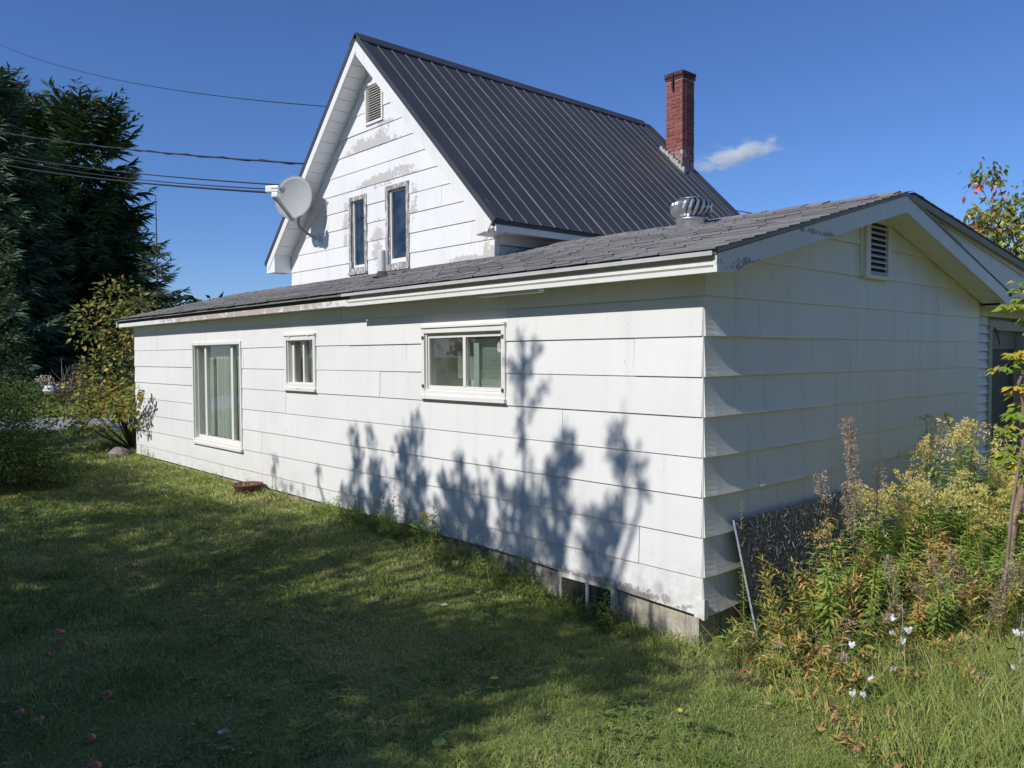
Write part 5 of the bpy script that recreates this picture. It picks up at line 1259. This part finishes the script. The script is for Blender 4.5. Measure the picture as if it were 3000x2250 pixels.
o = shrub('white_aster_clump', 'clump of small white flowers beyond the road at the left edge', 'flowers', (-24.7, 1.55, 0), [((-24.7, 1.55, 1.0), (.25, .25, .22)), ((-24.6, 1.75, .8), (.25, .25, .22))], 420, (.05, .09), M_CURL, 10, (.95, .1), .6, barkmat=M_STEMY)
rock = MB()
def blob(r0, seed, sq=(1, 1, .7)):
    rr_ = random.Random(seed); mb = MB(); n1_, n2_ = 7, 10
    for i in range(n1_+1):
        for j in range(n2_):
            th, ph = math.pi*i/n1_, 2*math.pi*j/n2_; q = r0*(1+rr_.uniform(-.16, .16)*(0 < i < n1_))
            mb.v.append((q*math.sin(th)*math.cos(ph)*sq[0], q*math.sin(th)*math.sin(ph)*sq[1], q*math.cos(th)*sq[2])); mb.t.append(.5)
    for i in range(n1_):
        for j in range(n2_):
            l_ = (j+1) % n2_; mb.f.append((i*n2_+j, (i+1)*n2_+j, (i+1)*n2_+l_, i*n2_+l_)); mb.m.append(0)
    return mb
o = blob(.17, 1, (1, 1, .8)).build('white_rock', simple('white_stone', (.72, .72, .70), .8, 0, .08, 5), loc=(-24.5, 1.62, .74)); tag(o, 'white painted rock at the edge of the dry weeds beyond the road', 'rock')
o = blob(.17, 2).build('rock', simple('grey_rock', (.24, .21, .18), .9, 0, .3, 8, .5), loc=(-11.35, -.22, gzf(-11.35, -.22)+.05)); tag(o, 'grey brown rock at the far bottom corner of the front wall', 'rock')
# long grass on the bank beyond the road
# far wood behind everything on the left
mb = MB(); r = random.Random(12)
for _ in range(5200):
    a = r.uniform(-9, 26); d = r.uniform(0, 4); p = Vector((-42.0, 2.0, 0)) + rd*a + rf*d; p.z = r.random()**1.3*4.6
    L_ = r.uniform(.3, .7); mb.leaf(p, rvec(r), rvec(r), L_, L_*.5, 0, r.random()*.5)
tag(mb.build('distant_thicket', M_DARKLEAF), kind='stuff')

# unseen woods behind and right of the camera, added to cut sky light
mb = MB(); r = random.Random(77)
for (p, q, n_) in (((15, 34), (15.5, -20), 5200), ((15.5, -20), (-34, -27), 5200)):
    for _ in range(n_):
        f = r.random(); x = p[0]+(q[0]-p[0])*f+r.gauss(0, 1.1); y = p[1]+(q[1]-p[1])*f+r.gauss(0, 1.1)
        top = (5.2 if p[0] != q[0] and q[0] > 0 else 3.6)+1.4*math.sin(f*23)+1.0*math.sin(f*57+1); z = r.random()**.8*top; L_ = r.uniform(.6, 1.2)
        mb.leaf((x, y, z), rvec(r), rvec(r), L_, L_*.7, 0, min(1, max(0, r.gauss(.55, .25))))
tag(mb.build('added_woods', M_SHRUB), kind='stuff')
# ------------------------------------------------------------------ apple trees left of the photographer: their shade lies on lawn and wall
TE = math.tan(SUN_EL)
def appletree(label, base, shoots, blobs, seed, nleaf):
    r = random.Random(seed); b = Vector(base); root = thing('apple_tree', label, 'tree', b); mt, ml, mbr = MB(), MB(), MB()
    mt.tube([(0, 0, -.1), (.05, 0, .6), (0, .05, 1.3), (-.05, 0, 2.0)], [.16, .13, .12, .09], 9); mt.build('trunk', M_BARK, root, smooth=True)
    for (x, y, ztop, zlow, rad, nl) in shoots:
        t0 = Vector((x, y, zlow))-b; t1 = Vector((x, y, ztop))-b; mbr.tube([(0, 0, 1.6), tuple(Vector((0, 0, 1.6)).lerp(t0, .6)), tuple(t0), tuple(t0.lerp(t1, .5)+Vector((r.uniform(-.04, .04), 0, 0))), tuple(t1)], [.05, .03, .02, .012, .004], 5)
        tws = [(t0, t1, 1.0)]
        for k in range(7 if nl > 40 else 2):
            s0 = r.uniform(.0, .8); p0 = t0.lerp(t1, s0); a = r.choice([0, math.pi])+r.gauss(0, .5); ln_ = (t1-t0).length*r.uniform(.22, .42)*(1.15-s0*.5); sp_ = r.uniform(.3, .95)*min(1.2, rad/.12)
            p1 = p0+Vector((math.cos(a)*sp_, math.sin(a)*sp_*.5, 1)).normalized()*ln_; tws.append((p0, p1, .8)); mbr.tube([tuple(p0), tuple(p1)], [.008, .003], 4)
        for i in range(int(nl*1.45)):
            q0, q1, wt = r.choice(tws); s = 1-r.random()**.75; p = q0.lerp(q1, s); a = r.uniform(0, 6.28); rr_ = .045*(1.2-s)*(1 if wt < 1 else 1.3)
            q = p+Vector((math.cos(a)*rr_, math.sin(a)*rr_, 0)); L_ = r.uniform(.06, .105)
            ml.leaf(q, (math.cos(a)*.6, math.sin(a)*.6, r.uniform(.2, 1.2)), rvec(r), L_, L_*.42, 0, r.random(), .1, .1)
    for (c_, rad, n) in blobs:
        cv = Vector(c_)-b; mbr.tube([(0, 0, 1.2), tuple(cv*.6+Vector((0, 0, .3))), tuple(cv)], [.06, .035, .012], 5)
        cl = [cv+Vector((r.gauss(0, .5)*rad[0], r.gauss(0, .5)*rad[1], r.gauss(0, .5)*rad[2])) for _ in range(max(3, n//45))]
        for _ in range(n):
            c2 = r.choice(cl); p = c2+Vector((r.gauss(0, .14), r.gauss(0, .14), r.gauss(0, .12))); L_ = r.uniform(.08, .12)
            ml.leaf(p, rvec(r), rvec(r), L_, L_*.62, 0, r.random(), .1, .1)
    mbr.build('limbs', M_BARK, root); ml.build('crown', M_APPLELEAF, root); return root
D1 = 6.2
up = lambda zw, d=D1: zw + TE*d
shoots = []
for (xw, zw, zl_, rad, nl) in ((-1.714, 1.72, .55, .13, 190), (-1.66, 1.2, .2, .20, 200), (-1.27, 1.38, .5, .13, 130), (-1.34, .98, -.1, .22, 320), (-.70, 1.34, .45, .15, 120), (-.56, .84, .5, .07, 26), (-.86, .98, -.2, .20, 240), (-1.0, .5, -.3, .2, 160), (-1.75, .55, -.3, .18, 130), (-1.95, .75, -.1, .10, 60),
        (-2.52, 1.27, .5, .13, 150), (-2.42, 1.0, .0, .22, 330), (-2.68, .75, -.2, .25, 330), (-2.25, .6, .1, .13, 110), (-2.15, .25, -.5, .16, 110), (-3.17, 1.22, .5, .10, 110), (-3.4, 1.15, .4, .10, 90), (-3.15, .75, -.1, .2, 260), (-3.4, .55, -.2, .16, 150), (-3.93, 1.22, .4, .11, 120), (-4.22, .95, .2, .10, 90), (-3.9, .6, 0, .16, 150), (-4.15, .45, -.1, .13, 110), (-3.65, .3, -.4, .15, 110), (-4.5, .42, -.1, .07, 40), (-6.1, .40, .05, .035, 26), (-5.05, .32, .1, .03, 12), (-.45, .0, -.4, .12, 50)):
    shoots.append((xw, -D1+rg.uniform(-.5, .35), up(zw), up(zl_), rad, nl))
shade1, shade2 = [], []
for i in range(34):
    x_ = -.35 - 3.6*(i*.618 % 1); z_ = 1.0 + 2.7*(i*.371 % 1)
    shade1.append(((x_, -7.2+rg.uniform(-.35, .35), z_+1.74), (.36, .3, .28), 250))
for i in range(24): shade1.append(((.3-2.1*(i*.618 % 1), -7.4+rg.uniform(-.2, .2), 2.95+.95*(i*.371 % 1)), (.3, .25, .22), 240))
for i in range(78):
    x_ = -3.9 - 7.4*(i*.618 % 1); z_ = .9 + 2.5*(i*.371 % 1) - .5*(x_ > -6.5)*(i % 3 == 0)
    shade2.append(((x_, -7.2+rg.uniform(-.3, .3), z_+1.66), (.42, .3, .26), 260))
for i in range(34):
    x_ = .1 - 6.6*(i*.618 % 1); z_ = 3.7+2.1*(i*.371 % 1); shade1.append(((x_, -8.1+rg.uniform(-.5, .5), z_), (.5, .5, .35), 230))  # upper crown clusters added to block sky light and darken the lawn shade
for i in range(16):
    xw = -.75-3.7*(i*.618 % 1); shoots.append((xw, -D1+rg.uniform(-.5, .3), up(.35+.55*(i*.371 % 1)), up(-.35), .15, 95))
appletree('apple tree beside the photographer whose leafy shoots shade the wall', (-2.3, -7.0, -.05), shoots, shade1, 1, 0)
appletree('second apple tree further left, out of the photo', (-7.0, -7.4, -.05), [], shade2, 2, 0)
appletree('third apple tree far left, shading the lawn end by the road', (-13.5, -7.5, -.05), [], [((-13.0, -6.6, 5.0), (1.6, 1.0, .7), 2000), ((-14.8, -6.6, 5.3), (1.6, 1.0, .7), 2000), ((-16.2, -6.8, 5.5), (1.6, 1.0, .8), 1500), ((-12.2, -6.2, 3.6), (1.2, .8, .5), 1000), ((-14, -6.4, 5.3), (1.8, 1, .6), 1300), ((-15.6, -6.6, 3.6), (1.6, 1, .6), 1300), ((-17.6, -6.8, 4.4), (1.4, 1, .6), 1100)], 3, 0)

# ------------------------------------------------------------------ things lying about
pot = thing('plant_pot', 'rusty red half-round plant pot full of dead leaves at the wall foot', 'plant pot', (-6.35, -.22, gzf(-6.35, -.22)-.11)); pot.scale = (.88, .88, 1)
mb = MB(); mb.lathe([(.04, 0), (.10, .05), (.16, .13), (.195, .22), (.203, .225), (.203, .24), (.187, .24), (.17, .19), (.02, .17)], (0, 0, 0), 22); mb.build('bowl', simple('rusty_terracotta', (.13, .058, .046), .8, 0, .25, 9, .2), pot, smooth=True)
mb = MB(); r = random.Random(8)
for _ in range(90):
    a, q = r.uniform(0, 6.28), r.uniform(0, .16); mb.leaf((q*math.cos(a), q*math.sin(a), .185+r.random()*.03), rvec(r)+Vector((0, 0, .2)), (0, 0, 1), .06, .012, 0, r.random())
mb.build('dead_leaves', M_FIRE, pot)
tub = thing('void_filler', 'made-up black tub half hidden by the weeds under the chipboard', 'tub', (.50, .62, gzf(.50, .62)-.10), .5)  # made-up box; its black body stands in for a dark void
mb = MB(); a_, b_, c_, d_ = .11, .15, .15, .20; hz = .24; th = .008
for (p, q, p2, q2) in (((-a_, -b_), (a_, -b_), (-c_, -d_), (c_, -d_)), ((a_, -b_), (a_, b_), (c_, -d_), (c_, d_)), ((a_, b_), (-a_, b_), (c_, d_), (-c_, d_)), ((-a_, b_), (-a_, -b_), (-c_, d_), (-c_, -d_))):
    mb.quad((*p, 0), (*q, 0), (*q2, hz), (*p2, hz)); mb.quad((p[0]*.93, p[1]*.95, .01), (q[0]*.93, q[1]*.95, .01), (q2[0]*.94, q2[1]*.95, hz), (p2[0]*.94, p2[1]*.95, hz))
mb.box(-a_, a_, -b_, b_, .0, .008); mb.build('body', simple('void_black', (.012, .012, .013), .5), tub)
mb = MB(); mb.box(-c_-.012, c_+.012, -d_-.012, -d_+.006, hz, hz+.012); mb.box(-c_-.012, c_+.012, d_-.006, d_+.012, hz, hz+.012); mb.box(-c_-.012, -c_+.006, -d_+.0065, d_-.0065, hz, hz+.0115); mb.box(c_-.006, c_+.012, -d_+.0065, d_-.0065, hz, hz+.0115); mb.build('rim', simple('weathered_plastic_rim', (.13, .13, .13), .55), tub)
M_APPLE = None
t = NT('apple_skin'); n = t.noise(4, 3, .6, t.objco()); rr_ = t.rand()
M_APPLE = t.done(t.bsdf(t.mix(t.ramp(rr_, [(.3, 0.0), (.7, 1.0)]), t.ramp(n, [(.35, (.42, .035, .045)), (.65, (.50, .16, .10))]), t.ramp(n, [(.35, (.38, .10, .06)), (.65, (.45, .25, .10))])), .35))
prof_a = [(.002, -.022), (.012, -.027), (.022, -.024), (.031, -.008), (.034, .008), (.031, .021), (.022, .029), (.012, .029), (.004, .022), (.001, .019)]
mb = MB(); mb.lathe(prof_a, (0, 0, 0), 14); apple_me = mesh_of('fruit', mb.v, mb.f, M_APPLE, smooth=True)
mb = MB(); mb.tube([(0, 0, .018), (.004, 0, .034), (.009, .002, .042)], .0018, 4); stalk_me = mesh_of('stalk', mb.v, mb.f, M_BARK)
apples = [((-2.80, -3.09), 'red apple lying in the dark grass, brightest of the fallen ones', 1.15), ((-2.41, -3.04), 'pale red apple right of the brightest red one', .85), ((-2.36, -3.25), 'small yellowish apple below the brightest red one', .85),
          ((-1.67, -3.525), 'flat pinkish apple low at the left of the lawn', 1.2), ((-1.54, -3.47), 'brownish apple touching distance right of the flat pinkish apple', 1.0), ((-1.62, -3.13), 'dull apple half sunk in the shaded grass', 1.1), ((-1.15, -3.33), 'pink apple just above the cut-off red apple', 1.0),
          ((-.84, -3.40), 'red apple cut off by the bottom edge of the photo', 1.2), ((-3.92, -2.28), 'orange tinged apple alone in the middle of the shaded lawn', .8), ((-3.78, -3.03), 'cream coloured apple nearest the left edge of the lawn', .8), ((-3.79, -1.83), 'pale greenish apple in the shaded middle lawn', .9)]
for (xy, lab, s_) in apples:
    o = thing('apple', lab, 'apple', (xy[0], xy[1], gzf(*xy)+.006), 0, 'fallen apples on the lawn'); o.rotation_euler = (rg.uniform(-1, 1), rg.uniform(-1, 1), rg.uniform(0, 6)); o.scale = (s_*.85,)*3
    link_obj('fruit', apple_me, o); link_obj('stalk', stalk_me, o)
leaf_cols = {'pale grey': (.36, .35, .27), 'yellow': (.45, .40, .07), 'orange': (.42, .20, .04), 'green': (.10, .17, .05), 'tan': (.36, .25, .15), 'bright yellow': (.72, .55, .06)}
lm_cache = {k: simple('fallen_leaf_'+k.replace(' ', '_'), v, .6, 0, .15, 12) for k, v in leaf_cols.items()}
leaves = [((-1.90, -1.27), 'pale grey', .075, 'pale grey fallen leaf curled on the grass, left of the other grey one'), ((-1.54, -.89), 'pale grey', .07, 'pale grey fallen leaf in the grass before the foundation'), ((-1.04, -2.12), 'green', .07, 'dull green fallen leaf on the darkest grass'), ((-.41, -1.40), 'yellow', .06, 'pale yellow fallen leaf at the edge of the sunny grass'),
          ((0.00, -2.12), 'green', .09, 'large green leaf lying flat at the bottom of the lawn'), ((.50, -.95), 'yellow', .05, 'small yellow leaf on the sunny grass below the weeds'), ((-4.36, -.94), 'tan', .06, 'tan fallen leaf on the lawn below the plant pot'), ((-.85, -3.2), 'orange', .045, 'orange leaf at the bottom edge beside the red apple'), ((-.70, -2.89), 'pale grey', .07, 'grey leaf low on the dark grass near the bottom edge'),
          ((-2.36, -2.29), 'orange', .06, 'orange brown leaf in a small patch of sun'), ((-2.9, -1.5), 'tan', .05, 'tan leaf midway over the shaded lawn'), ((.74, -.52), 'tan', .05, 'tan leaf beside the weeds on sunny grass'), ((1.62, -.30), 'orange', .06, 'orange leaf cluster left of the bright yellow leaf'), ((1.40, -.36), 'bright yellow', .085, 'bright yellow curved leaf lying at the weed edge'), ((-.13, -1.70), 'orange', .045, 'thin orange leaf standing in the sunny grass'),
          ((-4.9, -1.3), 'orange', .05, 'orange leaf far out on the shaded lawn'), ((-6.2, -1.4), 'tan', .06, 'tan leaf on the far lawn towards the green bush')]
for (xy, c_, s_, lab) in leaves:
    o = thing('fallen_leaf', lab, 'leaf', (xy[0], xy[1], gzf(*xy)+.042), rg.uniform(0, 6), 'fallen leaves on the lawn'); mb = MB(); n = 8
    for i in range(n):
        s0, s1 = i/n, (i+1)/n; w0, w1 = .36*math.sin(math.pi*s0**.8)*s_, .36*math.sin(math.pi*s1**.8)*s_; z0, z1 = .25*s_*(s0-.5)**2*2, .25*s_*(s1-.5)**2*2
        mb.quad((s0*s_, 0, z0-.004), (s1*s_, 0, z1-.004), (s1*s_, w1, z1+w1*.3), (s0*s_, w0, z0+w0*.3)); mb.quad((s0*s_, 0, z0-.004), (s0*s_, -w0, z0+w0*.3), (s1*s_, -w1, z1+w1*.3), (s1*s_, 0, z1-.004))
    mb.build('blade', lm_cache[c_], o)

# ------------------------------------------------------------------ grass
def grass_mat(name, stops):
    t = NT(name); a = t.attr('tint'); c = t.ramp(a, stops); vm = t.n('ShaderNodeVectorMath', operation='MULTIPLY_ADD'); t.l(t.n('ShaderNodeNewGeometry').outputs['Normal'], vm.inputs[0]); vm.inputs[1].default_value = (.55,)*3; vm.inputs[2].default_value = (0, 0, 1)
    vn = t.n('ShaderNodeVectorMath', operation='NORMALIZE'); t.l(vm.outputs[0], vn.inputs[0]); b = t.bsdf(c, .6, 0, vn.outputs[0], .25); tr = t.n('ShaderNodeBsdfTranslucent'); t.l(c, tr.inputs[0]); mx = t.n('ShaderNodeMixShader'); mx.inputs[0].default_value = .25; t.l(b, mx.inputs[1]); t.l(tr.outputs[0], mx.inputs[2]); return t.done(mx.outputs[0])
M_GRASS = grass_mat('lawn_grass', [(0, (0.161, 0.230, 0.050)), (.35, (0.281, 0.366, 0.085)), (.6, (0.426, 0.484, 0.136)), (.8, (0.613, 0.578, 0.237)), (1, (0.800, 0.663, 0.374))])
def blades(name, x, y, hgt, wid, tint, lean, mat, seed):
    n = len(x); g = np.random.default_rng(seed); z = gz(x, y)
    a = g.uniform(0, 2*np.pi, n); la = g.uniform(0, 2*np.pi, n); ln = lean*g.uniform(.3, 1.6, n)*hgt
    ca, sa = np.cos(a)*wid*.5, np.sin(a)*wid*.5; lx, ly = np.cos(la)*ln, np.sin(la)*ln
    V = np.empty((n, 5, 3))
    V[:, 0] = np.stack([x-ca, y-sa, z-.01], -1); V[:, 1] = np.stack([x+ca, y+sa, z-.01], -1)
    V[:, 2] = np.stack([x+ca*.75+lx*.35, y+sa*.75+ly*.35, z+hgt*.6], -1); V[:, 3] = np.stack([x-ca*.75+lx*.35, y-sa*.75+ly*.35, z+hgt*.6], -1)
    V[:, 4] = np.stack([x+lx, y+ly, z+hgt*np.sqrt(np.clip(1-(ln/hgt)**2*.5, .15, 1))], -1)
    me = bpy.data.meshes.new(name); me.vertices.add(n*5); me.vertices.foreach_set('co', V.reshape(-1))
    b5 = np.arange(n)[:, None]*5; lp = np.concatenate([b5+np.array([0, 1, 2, 3]), b5+np.array([3, 2, 4])], 1).reshape(-1)
    me.loops.add(n*7); me.loops.foreach_set('vertex_index', lp.astype(np.int32)); me.polygons.add(n*2)
    st = (np.arange(n)[:, None]*7+np.array([0, 4])).reshape(-1); me.polygons.foreach_set('loop_start', st.astype(np.int32))
    me.update(calc_edges=True); me.materials.append(mat)
    at = me.attributes.new('tint', 'FLOAT', 'POINT'); at.data.foreach_set('value', np.repeat(np.clip(tint, 0, 1), 5).astype(np.float32))
    o = link_obj(name, me); o['kind'] = 'stuff'; return o
fa = math.atan2(_f.y, _f.x)
def polar(n, r0, r1, p_, half, seed):
    g = np.random.default_rng(seed); u = g.random(n); r_ = (r0**p_+u*(r1**p_-r0**p_))**(1/p_); a = fa+g.uniform(-half, half, n); return CX+r_*np.cos(a), CY+r_*np.sin(a), r_
def wildness(x, y): # 0 lawn, 1 tall weeds
    e = .55*(x-.05); return sstep(-.05, .35, y+e)*sstep(.05, .3, x)
x, y, r_ = polar(640000, 2.6, 24, .75, .80, 1)
inroad = ((x+16.6)*-.739+(y-.97)*.674); keep = ~((x < .0) & (y > -.01) & (x > -11.2)) & ~((inroad > -.05) & (inroad < 4.15)) & ~((x > -.3) & (x < .02) & (y > 0))
keep &= (wildness(x, y) < .55)
x, y, r_ = x[keep], y[keep], r_[keep]; g = np.random.default_rng(2)
patch = vnoise(x, y, .9, 1)*.5+vnoise(x, y, 2.7, 2)*.3+vnoise(x, y, 7, 4)*.2
wallside = sstep(-.28, -.02, y)*(x < .05)
h_ = (.012+.022*g.random(len(x))+.016*(patch-.5)+.008)*(1+(1.3+2.2*sstep(-5.2, -4, x)*sstep(-.2, -1.0, x))*wallside)*(1+.5*sstep(.55, .7, vnoise(x, y, 4.3, 8)))
dry = sstep(-.35, .9, x-.25*y-.2)*.12+.34*np.exp(-(((x-.25)/.45)**2+((y+.25)/.22)**2))
tuft = sstep(.60, .74, vnoise(x, y, 5.5, 21))*sstep(.4, .6, vnoise(x, y, 1.4, 22)); h_ = h_*(1+1.1*tuft)
tint = .30+.62*(patch-.42)+g.normal(0, .15, len(x))+dry+(g.random(len(x)) < .06)*.42+.20*sstep(.58, .75, vnoise(x, y, 2.1, 23))-.10*tuft
blades('grass', x, y, np.clip(h_, .010, .26), np.maximum(.0036, r_*.00092)*g.uniform(.7, 1.3, len(x)), tint, 1.35, M_GRASS, 3)
# far lawn and the bank beyond the road
x, y, r_ = polar(60000, 17, 48, 1.1, .75, 5); inroad = ((x+16.6)*-.739+(y-.97)*.674); keep = (inroad > 4.15) & (inroad < 18)
x, y, r_ = x[keep], y[keep], r_[keep]; g = np.random.default_rng(6)
blades('bank_grass', x, y, g.uniform(.12, .38, len(x)), np.maximum(.012, r_*.0009), .40+g.normal(0, .2, len(x))+.3*vnoise(x, y, .5, 3)-.1, .6, M_GRASS, 7)
# tall wild grass at the right
g = np.random.default_rng(8); n = 48000; x = g.uniform(.1, 3.2, n); y = g.uniform(-1.2, 3.0, n); wd = wildness(x, y)*(1-.65*sstep(1.35, .9, x)*sstep(-.2, .1, y)); keep = (g.random(n) < wd) & ~((x < .30) & (y > .2))
x, y = x[keep], y[keep]; n = len(x); back = sstep(0, 1.2, y+.55*(x-.05))
blades('tall_grass', x, y, g.uniform(.07, .20, n)+.16*back*g.random(n)+.14*sstep(1.0, 2.0, x)*g.random(n), g.uniform(.003, .0065, n), .42+g.normal(0, .18, n)+.22*(vnoise(x, y, 2.5, 3)-.4), .7, M_GRASS, 9)
# clover and dandelion leaves in the lawn
mb = MB(); r = random.Random(31); gg = np.random.default_rng(32); xs, ys, rs = polar(9000, 3.0, 8.5, 1.0, .66, 33)
for x_, y_ in zip(xs, ys):
    if (x_ < 0.02 and y_ > -.02) or wildness(x_, y_) > .5 or vnoise(x_, y_, 1.6, 40) < .48: continue
    z_ = gzf(x_, y_)+r.uniform(.015, .05)
    if r.random() < .22:
        for k in range(6): a = r.uniform(0, 6.28); mb.leaf((x_, y_, z_-.01), (math.cos(a), math.sin(a), .45), (0, 0, 1), r.uniform(.04, .085), .016, 0, r.uniform(.3, .8), .1, .15)
    else:
        for k in range(3): a = k*2.1+r.random(); mb.leaf((x_, y_, z_), (math.cos(a), math.sin(a), .15), (0, 0, 1), .014, .013, 0, r.uniform(.2, .8), .05, 0)
tag(mb.build('lawn_clover', leaf_mat('clover_leaf', [(0, (.10, .17, .04)), (1, (.24, .32, .09))], .3)), kind='stuff')

# ------------------------------------------------------------------ one small cloud
cb = bpy.data.meshes.new('cloud'); import bmesh
bmm = bmesh.new(); bmesh.ops.create_icosphere(bmm, subdivisions=3, radius=1.0); bmm.to_mesh(cb); bmm.free()
cl = link_obj('cloud', cb, None, (-220, 351, 101.5), (0, 0, math.atan2(.739, .674))); cl.scale = (30, 14, 13)
t = NT('cloud_vapour'); oc = t.objco()
sep = t.n('ShaderNodeSeparateXYZ'); t.l(oc, sep.inputs[0])
ln = t.n('ShaderNodeVectorMath', operation='LENGTH'); vv = t.n('ShaderNodeVectorMath', operation='SUBTRACT')
tilt = t.math('MULTIPLY', sep.outputs['X'], .55); cmb = t.n('ShaderNodeCombineXYZ'); t.l(t.math('MULTIPLY', sep.outputs['X'], 1.05), cmb.inputs[0]); t.l(sep.outputs['Y'], cmb.inputs[1]); t.l(t.math('MULTIPLY', t.math('SUBTRACT', sep.outputs['Z'], tilt), 2.1), cmb.inputs[2])
t.l(cmb.outputs[0], ln.inputs[0])
f = t.math('SUBTRACT', 1.0, ln.outputs['Value'])
nn = t.noise(3.3, 8, .66, oc)
dens = t.math('MULTIPLY', t.math('MAXIMUM', t.math('ADD', t.math('MULTIPLY', f, .9), t.math('MULTIPLY', t.math('SUBTRACT', nn, .57), 3.2)), 0.0), .30)
pv = t.n('ShaderNodeVolumePrincipled'); pv.inputs['Color'].default_value = (1, 1, 1, 1); pv.inputs['Anisotropy'].default_value = .1; t.l(dens, pv.inputs['Density'])
t.l(pv.outputs[0], t.out.inputs['Volume']); cb.materials.append(t.mat)
tag(cl, 'small wispy white cloud right of the brick chimney', 'cloud')
